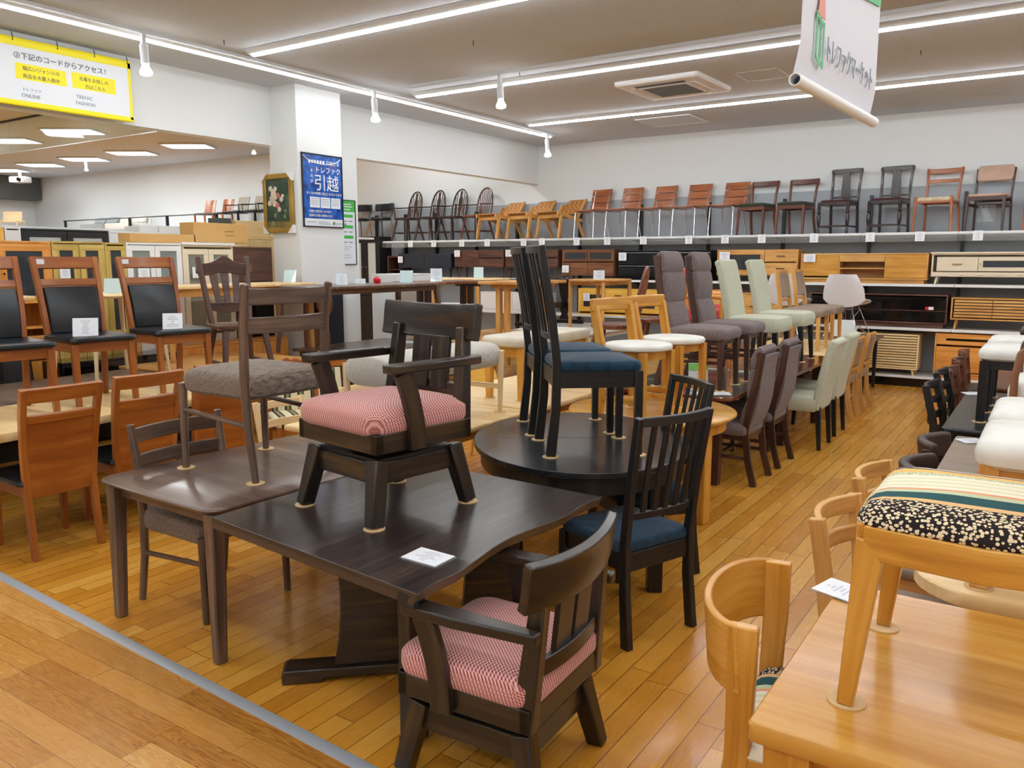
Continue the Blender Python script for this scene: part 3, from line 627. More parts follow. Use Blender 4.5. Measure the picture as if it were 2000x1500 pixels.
def c_barrel():
    r = thing('barrel_back_chair'); m = 'honey'
    for s in (-1, 1):
        put('leg', MB().beam((.245 * s, -.245, 0), (.225 * s, -.215, .39), .032, .034, .05, .06), m, r, .004)
        put('back_post', MB().sweep([(.215 * s, .27, 0), (.222 * s, .235, .25), (.232 * s, .215, .42), (.24 * s, .212, .54), (.25 * s, .21, .62), (.25 * s, .21, .785)], .034, .06, up=(0, 1, 0), h1=.075), m, r, .005)
    def bk(u, v):
        a = math.pi * (u - .5) * 1.0; return (.258 * math.sin(a), .205 + .13 * math.cos(a) + .015 * v, .60 + .185 * v + .012 * math.cos(a))
    put('backrest', MB().sheet(bk, 22, 6, .022), m, r, .005, smooth=50)
    ra = lambda y0, bow, x0, x1: [(x0 + (x1 - x0) * k / 10, y0 + bow * (1 - (2 * k / 10 - 1) ** 2), .385) for k in range(11)]
    f = MB(); f.sweep(ra(-.235, -.02, -.235, .235), .024, .075); f.sweep(ra(.225, .015, -.22, .22), .024, .07)
    for s in (-1, 1): f.sweep([(.238 * s, -.23, .385), (.245 * s, 0, .378), (.232 * s, .22, .385)], .024, .075)
    put('seat_rail', f, m, r, .003)
    put('seat', MB().cushion(dense(rrect(.50, .50, .06, 5, 0, -.005)), [(.03, 0), (.006, .008), (0, .02), (.006, .036), (.024, .05), (.05, .058)], .016, 5, .405), 'stripe', r)
    return r
def c_ladoak():
    r = thing('ladder_back_chair'); m = 'oak'
    for s in (-1, 1):
        put('leg', MB().beam((.2 * s, -.21, 0), (.195 * s, -.2, .40), .034, .034, .042, .042), m, r, .003)
        put('back_post', MB().sweep([(.2 * s, .26, 0), (.195 * s, .215, .22), (.195 * s, .205, .42), (.2 * s, .23, .62), (.205 * s, .26, .80)], .032, .055, up=(0, 1, 0)), m, r, .004)
    for z, h in ((.765, .07), (.655, .06)): put('back_slat', MB().sweep(arc(-.2, .2, .215 + (z - .6) * .22, .06, z, 10), .024, h), m, r, .004)
    apron(r, m, .19, -.2, .205, .35, .41, .022)
    put('seat', seatc(.44, .44, .05, .405, .04, .012, .02, cy=-.01), 'taupe', r)
    return r
def c_padback():
    r = thing('pad_back_chair'); m = 'espresso'
    for s in (-1, 1):
        put('leg', MB().beam((.2 * s, -.21, 0), (.195 * s, -.2, .40), .032, .032, .042, .042), m, r, .003)
        put('back_post', MB().sweep([(.205 * s, .26, 0), (.2 * s, .22, .3), (.205 * s, .23, .5), (.21 * s, .245, .68)], .032, .05, up=(0, 1, 0)), m, r, .004)
    put('back_pad', MB().sheet(lambda u, v: ((u - .5) * .42, .19 + .10 * (1 - (2 * u - 1) ** 2) + .02 * v, .565 + .15 * v), 12, 5, .05), 'brownl', r, .016, smooth=60)
    put('lower_rail', MB().sweep(arc(-.2, .2, .20, .06, .51, 8), .022, .05), m, r, .004)
    put('seat', seatc(.46, .44, .07, .39, .05, .014, .025), 'brownl', r)
    return r
def c_blad():
    r = thing('ladder_back_chair'); m = 'black'
    for s in (-1, 1):
        put('leg', MB().beam((.2 * s, -.21, 0), (.195 * s, -.2, .40), .034, .034, .042, .042), m, r, .003)
        put('back_post', MB().sweep([(.2 * s, .27, 0), (.195 * s, .215, .22), (.195 * s, .205, .42), (.2 * s, .23, .64), (.205 * s, .29, .88)], .032, .045, up=(0, 1, 0)), m, r, .004)
    for z in (.85, .745, .64, .54): put('back_slat', MB().sweep(arc(-.2, .2, .205 + max(0, z - .45) * .17, .045, z, 8), .02, .05), m, r, .003)
    apron(r, m, .19, -.2, .205, .35, .41, .022)
    put('seat', MB().cushion(dense(rrect(.44, .44, .03)), [(.01, 0), (0, .006), (0, .025), (.006, .03)], 0, 3, .405), m, r)
    return r
def c_whiteseat():
    r = thing('white_seat_chair'); m = 'oak'
    legs4(r, m, .2, -.2, .2, .40, .056, .05)
    apron(r, m, .2, -.2, .2, .32, .40, .03)
    put('seat', MB().cushion(dense(rrect(.50, .49, .07)), pad_prof(.085, .035), .014, 5, .385), 'whitel', r)
    for s in (-1, 1): put('back_post', MB().beam((.2 * s, .21, .40), (.205 * s, .27, .78), .05, .04, .045, .03), m, r, .004)
    put('back_slat', MB().sweep(arc(-.2, .2, .255, .03, .73, 8), .024, .09), m, r, .004)
    return r
def c_whiteblk():
    r = thing('white_seat_chair'); m = 'black'
    legs4(r, m, .205, -.2, .2, .38, .052, .046)
    apron(r, m, .2, -.2, .2, .33, .40, .03)
    put('seat', MB().cushion(dense(rrect(.49, .48, .07)), pad_prof(.075, .03), .014, 5, .385), 'whitel', r)
    for s in (-1, 1): put('back_post', MB().beam((.2 * s, .21, .40), (.205 * s, .28, .86), .045, .036, .04, .03), m, r, .004)
    for z in (.82, .7, .58): put('back_slat', MB().sweep(arc(-.2, .2, .24 + (z - .58) * .15, .03, z, 8), .02, .05), m, r, .003)
    return r
def c_loop():
    r = thing('loop_arm_chair'); m = 'midwal'
    for s in (-1, 1):
        lo = [(.25 * s, -.22, 0), (.25 * s, -.225, .50), (.25 * s, -.21, .60), (.25 * s, -.17, .635), (.25 * s, .14, .645), (.25 * s, .2, .62), (.25 * s, .225, .56), (.25 * s, .25, 0)]
        put('arm_loop', MB().sweep(lo, .03, .055, up=(1, 0, 0)), m, r, .006)
    put('seat', MB().cushion(dense(rrect(.48, .50, .07)), pad_prof(.11, .04), .02, 5, .36), 'whitel', r)
    put('backrest', MB().sheet(lambda u, v: ((u - .5) * .46, .21 + .09 * v, .50 + .30 * v), 8, 6, .06), 'whitel', r, .02, smooth=60)
    put('seat_frame', MB().bx(-.24, .24, -.2, .22, .30, .362), m, r, .004)
    return r
def c_curvetop():
    r = thing('curved_back_chair'); m = 'rosewood'
    for s in (-1, 1):
        put('leg', MB().beam((.2 * s, -.21, 0), (.195 * s, -.2, .42), .032, .032, .042, .042), m, r, .003)
        put('back_post', MB().sweep([(.2 * s, .26, 0), (.195 * s, .22, .3), (.2 * s, .24, .55), (.21 * s, .27, .80)], .034, .05, up=(0, 1, 0)), m, r, .004)
    put('top_rail', MB().sweep(arc(-.21, .21, .25, .06, .76, 8), .03, .10), m, r, .006)
    put('lower_rail', MB().sweep(arc(-.2, .2, .23, .04, .58, 8), .024, .05), m, r, .004)
    put('seat', seatc(.45, .45, .06, .40, .05, .012, .02), 'brownl', r)
    return r
def c_carved():
    r = thing('carved_back_chair'); m = 'teak'
    for s in (-1, 1):
        put('leg', MB().beam((.2 * s, -.2, 0), (.195 * s, -.19, .40), .034, .034, .042, .042), m, r, .003)
        put('back_post', MB().sweep([(.2 * s, .26, 0), (.195 * s, .21, .42), (.2 * s, .25, .74)], .034, .04, up=(0, 1, 0)), m, r, .003)
    n = 14; T = [(-.215 + .43 * k / n, .82 + .075 * math.sin(math.pi * k / n) + .012 * math.cos(k * 2.2)) for k in range(n + 1)]
    hl = [(-.06, .855), (.06, .855)]
    left = [(-.215, .74), (-.07, .76), (-.07, .85), (0, .865)] + [p for p in reversed(T) if p[0] <= 0.001]
    right = [(0, .865), (.07, .85), (.07, .76), (.215, .74)] + [p for p in reversed(T) if p[0] >= -.001]
    put('crest_rail', MB().prism(left, .026, (0, .262, 0)).prism(right, .026, (0, .262, 0)).bx(-.07, .07, .249, .275, .75, .80), m, r, .003)
    put('back_pad', MB().sheet(lambda u, v: ((u - .5) * .34, .225 + .03 * v, .46 + .28 * v), 6, 6, .03), 'gstripe', r, .01)
    put('seat', seatc(.45, .45, .07, .40, .05, .014, .025), 'gstripe', r)
    apron(r, m, .19, -.19, .205, .35, .41, .022)
    return r
def c_redarm():
    r = thing('wooden_armchair'); m = 'orange'
    for s in (-1, 1):
        put('leg', MB().beam((.25 * s, -.22, 0), (.25 * s, -.22, .60), .04, .04), m, r, .004)
        put('leg', MB().beam((.25 * s, .25, 0), (.25 * s, .21, .60), .04, .04), m, r, .004)
        put('armrest', MB().tube([(.25 * s, -.26, .60), (.25 * s, 0, .62), (.25 * s, .26, .60)], .026, 8), m, r)
    put('backrest', MB().sheet(lambda u, v: ((u - .5) * .48, .2 + .1 * v + .03 * (1 - (2 * u - 1) ** 2), .45 + .38 * v), 8, 6, .02), m, r, .004)
    put('back_cushion', seatc(.44, .14, .10, .80, .05, .02, .04, cy=.28), 'redcl', r)
    put('seat_cushion', seatc(.48, .48, .12, .34, .06, .02, .04), 'redcl', r)
    return r
def c_bent():
    r = thing('bent_board_chair'); m = 'yellowpine'
    for sx in (-1, 1):
        for sy in (-1, 1): put('leg', MB().tube([(.21 * sx, .2 * sy, 0), (.17 * sx, .16 * sy, .41)], [.015, .021], 8), m, r)
    put('seat', MB().cushion(dense(rrect(.44, .42, .10)), [(.01, 0), (0, .008), (0, .02), (.008, .028)], -.008, 4, .405), m, r)
    put('backrest', MB().sheet(lambda u, v: ((u - .5) * .46 * (1 - .22 * (2 * v - 1) ** 4), .20 + .05 * v + .07 * (1 - (2 * u - 1) ** 2), .55 + .20 * v), 12, 6, .016), m, r, .004)
    for s in (-1, 1): put('back_post', MB().tube([(.15 * s, .16, .42), (.16 * s, .235, .62)], .013, 8), m, r)
    return r
def c_pale():
    r = thing('pale_wood_chair'); m = 'beech'
    for sx in (-1, 1):
        put('leg', MB().beam((.21 * sx, -.2, 0), (.18 * sx, -.17, .42), .026, .026, .036, .036), m, r, .003)
        put('back_post', MB().sweep([(.21 * sx, .24, 0), (.18 * sx, .18, .42), (.19 * sx, .24, .80)], .028, .036, up=(0, 1, 0)), m, r, .003)
    for z in (.76, .64): put('back_slat', MB().sweep(arc(-.18, .18, .19 + (z - .42) * .16, .04, z, 8), .018, .05), m, r, .003)
    put('seat', MB().cushion(dense(rrect(.44, .42, .06)), [(.01, 0), (0, .008), (0, .022), (.008, .03)], -.006, 4, .41), m, r)
    return r
# ---- shelf chairs
def c_cafe():
    r = thing('tub_back_chair'); m = 'blackm'
    for sx in (-1, 1):
        for sy in (-1, 1): tagp(put('leg', MB().tube([(.22 * sx, .21 * sy, 0), (.16 * sx, .15 * sy, .42)], [.008, .011], 8), 'brass' if sx * sy > 0 else m, r), 'gilt metal leg' if sx * sy > 0 else 'black metal leg')
        put('back_support', MB().tube([(.15 * sx, .12, .44), (.2 * sx, .2, .66)], .009, 8), m, r)
    put('seat', MB().cushion(ell(.23, .22, 26), pad_prof(.06, .025), .01, 4, .42), 'blackl', r)
    put('backrest', MB().sheet(lambda u, v: (.27 * math.sin((u - .5) * 2.7), .02 + .24 * math.cos((u - .5) * 2.7), .61 + .14 * v + .02 * math.cos((u - .5) * 2.7)), 18, 5, .045), 'blackl', r, .015, smooth=60)
    return r
def windsor(m, wheel):
    r = thing('hoop_back_chair')
    pr = [(0, .012), (.12, .017), (.3, .022), (.42, .014), (.46, .02), (.5, .014), (.75, .022), (1, .016)]
    for sx in (-1, 1):
        for sy in (-1, 1): put('leg', MB().turned((.23 * sx, (.23 if sy > 0 else .21) * sy, 0), (.15 * sx, .14 * sy, .42), pr, 8), m, r)
        put('stretcher', MB().turned((.205 * sx, -.185, .16), (.205 * sx, .19, .16), [(0, .01), (.5, .018), (1, .01)], 8), m, r)
        put('armrest', MB().sweep([(.26 * sx, -.16, .64), (.275 * sx, 0, .645), (.22 * sx, .2, .66)], .04, .022), m, r, .006)
        put('arm_post', MB().turned((.235 * sx, -.12, .44), (.262 * sx, -.12, .64), [(0, .012), (.4, .019), (.6, .011), (1, .013)], 8), m, r)
    put('cross_stretcher', MB().turned((-.205, 0, .16), (.205, 0, .16), [(0, .01), (.5, .018), (1, .01)], 8), m, r)
    put('seat', MB().cushion(dense(rrect(.47, .44, .14)), [(.02, 0), (0, .012), (0, .026), (.012, .038)], -.012, 4, .41), m, r)
    h = 17; hoop = []
    for k in range(h + 1):
        a = math.pi * k / h; x = -.205 * math.cos(a) * (1 + .1 * math.sin(a)); z = .44 + .52 * math.sin(a) ** .62; hoop.append((x, .16 + .26 * (z - .44) * .75, z))
    put('back_hoop', MB().tube(hoop, .015, 8), m, r)
    zt = lambda x: .44 + .52 * (max(0, 1 - (x / .22) ** 2)) ** .31
    for x in (-.15, -.10, .10, .15) if wheel else (-.15, -.10, -.05, 0, .05, .10, .15):
        z1 = zt(x) - .005; put('back_spindle', MB().tube([(x * .8, .16, .44), (x, .16 + .195 * (z1 - .44), z1)], .007, 6), m, r)
    if wheel:
        up = V((0, .19, .98)).normalized(); o = V((0, .165, .44))
        pl = [(-.035, 0), (.035, 0), (.025, .1), (.05, .17), (.035, .22), (.05, .26), (.05, .34), (.025, .40), (.03, .50), (-.03, .50), (-.025, .40), (-.05, .34), (-.05, .26), (-.035, .22), (-.05, .17), (-.025, .1)]
        put('wheel_splat', MB().prism(pl, .012, o, (1, 0, 0), up), m, r, .002)
        ring = [o + up * (.30) + V((1, 0, 0)) * .042 * math.cos(2 * math.pi * k / 12) + up * .042 * math.sin(2 * math.pi * k / 12) for k in range(13)]
        put('wheel_rim', MB().tube(ring, .01, 6), m, r)
    return r
def c_wood_lounge():
    r = thing('woven_lounge_chair'); m = 'oak'
    for s in (-1, 1):
        put('leg', MB().beam((.26 * s, -.30, 0), (.25 * s, -.22, .40), .03, .045, .03, .06, side=(1, 0, 0)), m, r, .003)
        put('leg', MB().beam((.26 * s, .36, 0), (.25 * s, .16, .36), .03, .045, .03, .06, side=(1, 0, 0)), m, r, .003)
        put('side_rail', MB().beam((.25 * s, -.32, .42), (.25 * s, .30, .31), .03, .055, side=(1, 0, 0)), m, r, .003)
        put('back_post', MB().beam((.25 * s, .16, .30), (.25 * s, .42, .68), .03, .055, .03, .035, side=(1, 0, 0)), m, r, .003)
    put('seat', MB().sheet(lambda u, v: ((u - .5) * .50, -.30 + .5 * v, .445 - .09 * v - .02 * math.sin(math.pi * v)), 4, 6, .012), 'woven', r)
    put('backrest', MB().sheet(lambda u, v: ((u - .5) * .48, .24 + .17 * v, .42 + .25 * v), 4, 4, .012), 'woven', r)
    put('front_rail', MB().bx(-.25, .25, -.25, -.225, .34, .40), m, r, .003)
    return r
def c_chrome():
    r = thing('slatted_metal_chair')
    for s in (-1, 1):
        put('leg', MB().tube([(.2 * s, -.22, 0), (.19 * s, -.19, .42)], .009, 8), 'chrome', r)
        put('leg', MB().tube([(.2 * s, .26, 0), (.17 * s, .16, .43)], .009, 8), 'chrome', r)
        put('back_support', MB().tube([(.17 * s, -.2, .425), (.16 * s, .16, .425), (.15 * s, .24, .48), (.15 * s, .33, .80)], .008, 8), 'chrome', r)
    put('seat', MB().sheet(lambda u, v: ((u - .5) * .42, -.24 + .44 * v, .45 - .02 * math.sin(v * 3.1) + .012 * (2 * u - 1) ** 2), 6, 8, .014), 'redwood', r, .003)
    for k in range(3):
        z0 = .485 + k * .117
        put('back_slat', MB().sheet(lambda u, v: ((u - .5) * .40, .235 + (z0 - .48 + .105 * v) * .28 + .02 * (1 - (2 * u - 1) ** 2), z0 + .105 * v), 6, 2, .012), 'redwood', r, .002)
    return r
def c_regency():
    r = thing('open_back_chair'); m = 'rosewood'
    for s in (-1, 1):
        put('leg', MB().beam((.2 * s, -.22, 0), (.195 * s, -.2, .40), .028, .028, .038, .038), m, r, .003)
        put('back_post', MB().sweep([(.195 * s, .27, 0), (.185 * s, .20, .25), (.185 * s, .19, .42), (.19 * s, .22, .6), (.205 * s, .28, .80)], .03, .036, up=(0, 1, 0)), m, r, .004)
    put('top_rail', MB().sweep(arc(-.215, .215, .27, .04, .775, 10), .028, .075), m, r, .008)
    apron(r, m, .19, -.2, .2, .36, .415, .022)
    put('seat', seatc(.43, .43, .05, .41, .05, .016, .02, cy=-.005), 'olivecl', r)
    return r
def c_splat():
    r = thing('splat_back_chair'); m = 'darkesp'
    pr = [(0, .018), (.14, .02), (.2, .012), (.26, .02), (.36, .026), (.55, .030), (.62, .018), (.66, .026), (.74, .020), (.8, .024), (1, .024)]
    for s in (-1, 1):
        put('leg', MB().turned((.2 * s, -.2, 0), (.2 * s, -.2, .43), pr, 10), m, r)
        put('back_post', MB().sweep([(.19 * s, .25, 0), (.185 * s, .2, .43), (.19 * s, .24, .7), (.2 * s, .27, .92)], .032, .036, up=(0, 1, 0)), m, r, .003)
        put('stretcher', MB().beam((.2 * s, -.2, .10), (.19 * s, .235, .10), .02, .024), m, r, .002)
    put('cross_stretcher', MB().bx(-.2, .2, -.21, -.19, .09, .115), m, r, .002)
    put('top_rail', MB().prism([(-.22, .86), (.22, .86), (.225, .905), (.17, .925), (-.17, .925), (-.225, .905)], .028, (0, .265, 0)), m, r, .004)
    put('lower_rail', MB().bx(-.19, .19, .21, .232, .51, .535), m, r, .003)
    put('back_splat', MB().prism([(-.05, .49), (.05, .49), (.062, .53), (.062, .64), (.05, .87), (-.05, .87), (-.062, .64), (-.062, .53)], .014, (0, .24, 0)), m, r, .003)
    put('seat_rail', MB().bx(-.21, .21, -.215, .205, .39, .44), m, r, .006)
    put('seat', seatc(.40, .39, .03, .435, .05, .014, .014), 'maroon', r)
    return r
def c_cord():
    r = thing('two_slat_chair'); m = 'redwood'
    for s in (-1, 1):
        put('leg', MB().tube([(.23 * s, -.22, 0), (.215 * s, -.2, .46)], [.014, .022], 10), m, r)
        put('back_post', MB().sweep([(.215 * s, .25, 0), (.195 * s, .2, .43), (.2 * s, .23, .65), (.215 * s, .28, .86)], .028, .038, up=(0, 1, 0)), m, r, .004)
    put('top_rail', MB().sweep(arc(-.21, .21, .265, .04, .825, 10), .024, .065), m, r, .006)
    put('back_slat', MB().sweep(arc(-.2, .2, .232, .035, .69, 10), .02, .045), m, r, .005)
    put('seat', MB().cushion(dense(rrect(.42, .42, .02)), [(.01, 0), (0, .01), (0, .04), (.01, .05)], -.006, 4, .40), 'cord', r)
    apron(r, m, .2, -.2, .2, .375, .402, .02)
    return r
def c_pinkpad():
    r = thing('floating_pad_chair'); m = 'espresso'
    for s in (-1, 1):
        put('leg', MB().beam((.215 * s, -.23, 0), (.205 * s, -.2, .44), .026, .028, .036, .04), m, r, .003)
        put('back_post', MB().sweep([(.215 * s, .26, 0), (.205 * s, .2, .43), (.21 * s, .24, .65), (.215 * s, .285, .82)], .026, .034, up=(0, 1, 0)), m, r, .003)
        put('stretcher', MB().beam((.21 * s, -.21, .34), (.207 * s, .205, .34), .02, .04), m, r, .003)
    put('cross_rail', MB().bx(-.2, .2, .19, .21, .31, .36), m, r, .003)
    put('seat_rail', MB().bx(-.205, .205, -.21, -.185, .385, .44), m, r, .004); put('seat_rail', MB().bx(-.205, .205, .185, .2, .385, .43), m, r, .004)
    put('seat', MB().cushion(dense(rrect(.43, .43, .05)), pad_prof(.035, .015), .008, 4, .435), 'pinkl', r)
    put('back_pad', MB().sheet(lambda u, v: ((u - .5) * .42 * (1 - .10 * abs(2 * v - 1) ** 5), .21 + .05 * v + .02 * (1 - (2 * u - 1) ** 2), .66 + .20 * v), 10, 8, .035), 'pinkl', r, .012, smooth=60)
    return r
def c_office():
    r = thing('office_chair')
    put('backrest', MB().sheet(lambda u, v: ((u - .5) * .44, .2 + .1 * v - .03 * math.sin(v * 3) + .05 * (1 - (2 * u - 1) ** 2), .5 + .42 * v), 8, 8, .03), 'mesh', r, .01, smooth=60)
    for s in (-1, 1): put('armrest', MB().tube([(.25 * s, .2, .45), (.27 * s, -.2, .46), (.27 * s, -.22, .66), (.26 * s, .16, .68), (.23 * s, .26, .70)], .016, 8), 'blackm', r)
    put('seat', seatc(.48, .46, .08, .42, .08, .015, .03), 'blackl', r)
    put('base', MB().turned((0, 0, 0), (0, 0, .43), [(0, .25), (.08, .24), (.1, .05), (1, .03)], 12), 'blackm', r)
    return r
def c_redchair():
    r = thing('board_back_chair'); m = 'redwood'
    legs4(r, m, .19, -.2, .2, .42, .042, .034)
    put('seat', seatc(.44, .44, .05, .42, .04, .01, .02), 'blackl', r)
    put('backrest', MB().sheet(lambda u, v: ((u - .5) * .40, .19 + .12 * v + .03 * (1 - (2 * u - 1) ** 2), .44 + .44 * v), 8, 8, .018), m, r, .003)
    return r
def c_lightarm():
    r = thing('pale_armchair'); m = 'beech'
    for s in (-1, 1):
        put('leg', MB().beam((.27 * s, -.22, 0), (.27 * s, -.22, .58), .035, .035), m, r, .003); put('leg', MB().beam((.27 * s, .26, 0), (.27 * s, .26, .58), .035, .035), m, r, .003)
        put('armrest', MB().bx(.27 * s - .03, .27 * s + .03, -.26, .3, .58, .61), m, r, .005)
    put('backrest', MB().sheet(lambda u, v: ((u - .5) * .48, .24 + .1 * v, .56 + .3 * v), 6, 6, .03), m, r, .004)
    put('seat', seatc(.52, .5, .09, .36, .05, .02, .035), 'cord', r)
    return r
BUILD = {'ladder': (c_ladder, 'chair'), 'swivel': (c_swivel, 'chair'), 'panel': (c_panel, 'chair'), 'country': (c_country, 'chair'), 'slat': (c_slat, 'chair'),
 'stool': (c_stool, 'chair'), 'high': (c_high, 'chair'), 'parsons': (c_parsons, 'chair'), 'oakpad': (c_oakpad, 'chair'), 'shell': (c_shell, 'chair'), 'leaf': (c_leaf, 'chair'),
 'bench_g': (c_bench_g, 'bench'), 'bench_b': (c_bench_b, 'bench'), 'barrel': (c_barrel, 'chair'), 'ladoak': (c_ladoak, 'chair'), 'padback': (c_padback, 'chair'), 'blad': (c_blad, 'chair'),
 'whiteseat': (c_whiteseat, 'chair'), 'whiteblk': (c_whiteblk, 'chair'), 'loop': (c_loop, 'chair'), 'curvetop': (c_curvetop, 'chair'), 'carved': (c_carved, 'chair'), 'redarm': (c_redarm, 'chair'),
 'bent': (c_bent, 'chair'), 'pale': (c_pale, 'chair'), 'cafe': (c_cafe, 'chair'), 'wheel': (lambda: windsor('espresso', 1), 'chair'), 'hoop': (lambda: windsor('rosewood', 0), 'chair'), 'lounge': (c_wood_lounge, 'chair'), 'chrome': (c_chrome, 'chair'), 'regency': (c_regency, 'chair'),
 'splat': (c_splat, 'chair'), 'cord': (c_cord, 'chair'), 'pinkpad': (c_pinkpad, 'chair'), 'office': (c_office, 'chair'), 'redchair': (c_redchair, 'chair'), 'lightarm': (c_lightarm, 'chair')}

# ---------------------------------------------------------------- the setting
CZ = 3.718; NZ = 4.807; XW = -7.945; YB = 12.78; SZ = 3.056
X1 = 6.2; Y0 = -4.2; XL = -33.3; YN = 16.54; XJ = -13.3
fl = MB()
fl.add([(XL, 0, 0), (X1, 0, 0), (X1, YB, 0), (XL, YB, 0)], [(0, 1, 2, 3)], [[(0, 0)] * 4])
ys = lambda x: 1.738 - x * .0495   # display edge, measured along the metal strip
fl.v = [(XL, ys(XL), 0), (X1, ys(X1), 0), (X1, YN, 0), (XL, YN, 0)]
struct('floor', fl, 'floor')
fw = MB().add([(XL, Y0, 0), (X1, Y0, 0), (X1, ys(X1), 0), (XL, ys(XL), 0)], [(0, 1, 2, 3)], [[(0, 0)] * 4])
struct('floor_walkway', fw, 'walk')
struct('trim_1', MB().prism([(0, .003), (.012, .006), (.04, .006), (.052, .003), (.052, 0), (0, 0)], 31, (-9.6, ys(-9.6) - .026, 0), (.0494, .9988, 0), (0, 0, 1)), 'alu')
ce = MB().bx(XW, X1, Y0, YB, CZ, CZ + .1); struct('ceiling', ce, 'ceil')
struct('ceiling_neighbour', MB().bx(XL, XW, Y0, YN, NZ, NZ + .1), 'ceil')
struct('wall_neighbour_back', MB().bx(XL, XJ, YN, YN + .12, 0, NZ + .1), 'wall'); struct('wall_neighbour_side', MB().bx(XJ, XJ + .1, YB, YN + .12, 0, NZ + .1), 'wall')
struct('wall_back', MB().bx(XJ, X1, YB, YB + .12, 0, NZ + .1), 'wall')
struct('wall_front', MB().bx(XL, X1, Y0 - .12, Y0, 0, NZ + .1), 'wall')
struct('wall_right', MB().bx(X1, X1 + .12, Y0, YB, 0, CZ + .1), 'wall')
struct('wall_far_left', MB().bx(XL - .12, XL, Y0, YN, 0, NZ + .1), 'wall')
wl = MB(); wl.bx(XW - .16, XW, Y0, YB, SZ, NZ + .05); wl.bx(XW - .16, XW, 7.455, 8.165, 0, SZ)
struct('wall_left', wl, 'wall')
struct('wall_column', MB().bx(XW - .04, -7.507, 6.745, 7.46, 0, CZ), 'wall')
struct('trim_2', MB().bx(XW, XW + .012, 7.46, 8.165, 0, .08).bx(-7.52, -7.495, 6.73, 7.47, 0, .08).bx(XW, -7.507, 6.73, 6.745, 0, .08), 'white2')
# smoke barrier of hanging glass in the neighbouring hall
sb = thing('smoke_barrier', (-17, 9.45, 4.09), 0, 'clear hanging glass smoke barrier under the ceiling beyond the left opening', 'glass panel')
for k in range(9): put('glass_pane', MB().box((7.6 - 1.9 * k, 0, .355), (1.885, .012, .70)), M['glass'], sb)
put('top_channel', MB().box((0, 0, .69), (17.2, .05, .03)), 'blackm', sb)
put('bottom_seal', MB().box((0, 0, .004), (17.2, .02, .012)), 'steel', sb)

# ---- lamps
def batten(p0, p1, label, tm='tube'):
    p0, p1 = V(p0), V(p1); L = (p1 - p0).length; a = math.degrees(math.atan2(p1.y - p0.y, p1.x - p0.x))
    t = thing('batten_light', ((p0.x + p1.x) / 2, (p0.y + p1.y) / 2, CZ), a, label, 'ceiling light', 'linear batten lights on the ceiling')
    put('housing', MB().prism([(-.075, 0), (.075, 0), (.075, -.012), (.034, -.042), (-.034, -.042), (-.075, -.012)], L, (0, 0, 0), (0, 1, 0), (0, 0, 1)), 'lampw', t)
    d = MB(); n = max(1, round(L / 1.25))
    sec = [(.032 * math.cos(a_), -.042 - .02 * math.sin(a_)) for a_ in [math.pi * k / 8 for k in range(9)]]
    d.sect([[(x, y * k, -.042 + (z + .042) * k) for y, z in sec] for x, k in ((-L / 2 + .02, .3), (-L / 2 + .03, .8), (-L / 2 + .05, 1), (L / 2 - .05, 1), (L / 2 - .03, .8), (L / 2 - .02, .3))])
    put('diffuser', d, M[tm], t, smooth=60)
    return t
batten((-7.07, Y0 + .2, CZ), (-7.03, 11.68, CZ), 'long white linear ceiling light running along the left wall to the back corner', 'tube_soft')
for y, s in ((10.50, 'nearest the back wall, under the far air vent'), (7.95, 'second from the back wall, passing behind the hanging banner'), (5.50, 'third from the back wall, reaching the top edge'), (3.03, 'fourth from the back wall, above the front tables'), (.56, 'over the walkway behind the camera'), (-1.9, 'over the front of the shop')):
    batten((-6.72, y, CZ), (X1 - .2, y, CZ), 'white linear ceiling light ' + s)
def track(p0, p1, label):
    p0, p1 = V(p0), V(p1); L = (p1 - p0).length; a = math.degrees(math.atan2(p1.y - p0.y, p1.x - p0.x))
    t = thing('lighting_track', ((p0.x + p1.x) / 2, (p0.y + p1.y) / 2, CZ), a, label, 'lighting track')
    put('rail', MB().bx(-L / 2, L / 2, -.018, -.006, -.03, 0).bx(-L / 2, L / 2, .006, .018, -.03, 0), 'lampw', t); put('slot', MB().bx(-L / 2, L / 2, -.006, .006, -.018, 0), 'blackm', t)
track((-6.94, Y0 + .2, 0), (-6.93, 11.75, 0), 'thin ceiling track beside the long left light')
track((-6.46, 7.57, 0), (X1 - .3, 7.53, 0), 'thin dark ceiling track in front of the second cross light')
def spot(x, y, label, tilt=0, z=CZ - .03, rz=0):
    t = thing('spotlight', (x, y, z), rz, label, 'spotlight', 'track spotlights')
    put('arm', MB().bx(-.018, .018, -.018, .018, -.10, 0), 'lampw', t)
    o = V((0, 0, -.10)); d = V((math.sin(R(tilt)), 0, -math.cos(R(tilt))))
    put('lamp_body', MB().tube([o - d * .02, o, o + d * .16, o + d * .165], [.02, .036, .036, .03], 16), 'lampw', t)
    put('bulb', MB().tube([o + d * .16, o + d * .19, o + d * .23, o + d * .25, o + d * .262], [.022, .036, .056, .05, .012], 16), M['bulb'], t, smooth=70)
for x, y, l in ((-6.935, 4.50, 'spotlight nearest the yellow banner on the left track'), (-6.935, 7.45, 'spotlight above the blue poster column'), (-6.935, 11.40, 'spotlight in the far back left corner'), (-5.20, 7.56, 'spotlight on the middle ceiling track by itself')): spot(x, y, l, 4)
spot(-17.8, 14.5, 'spotlight beyond the left opening beside the framed painting', 5, NZ); spot(-25.36, 14.24, 'spotlight beyond the left opening above the dark hanging screen', 5, NZ)
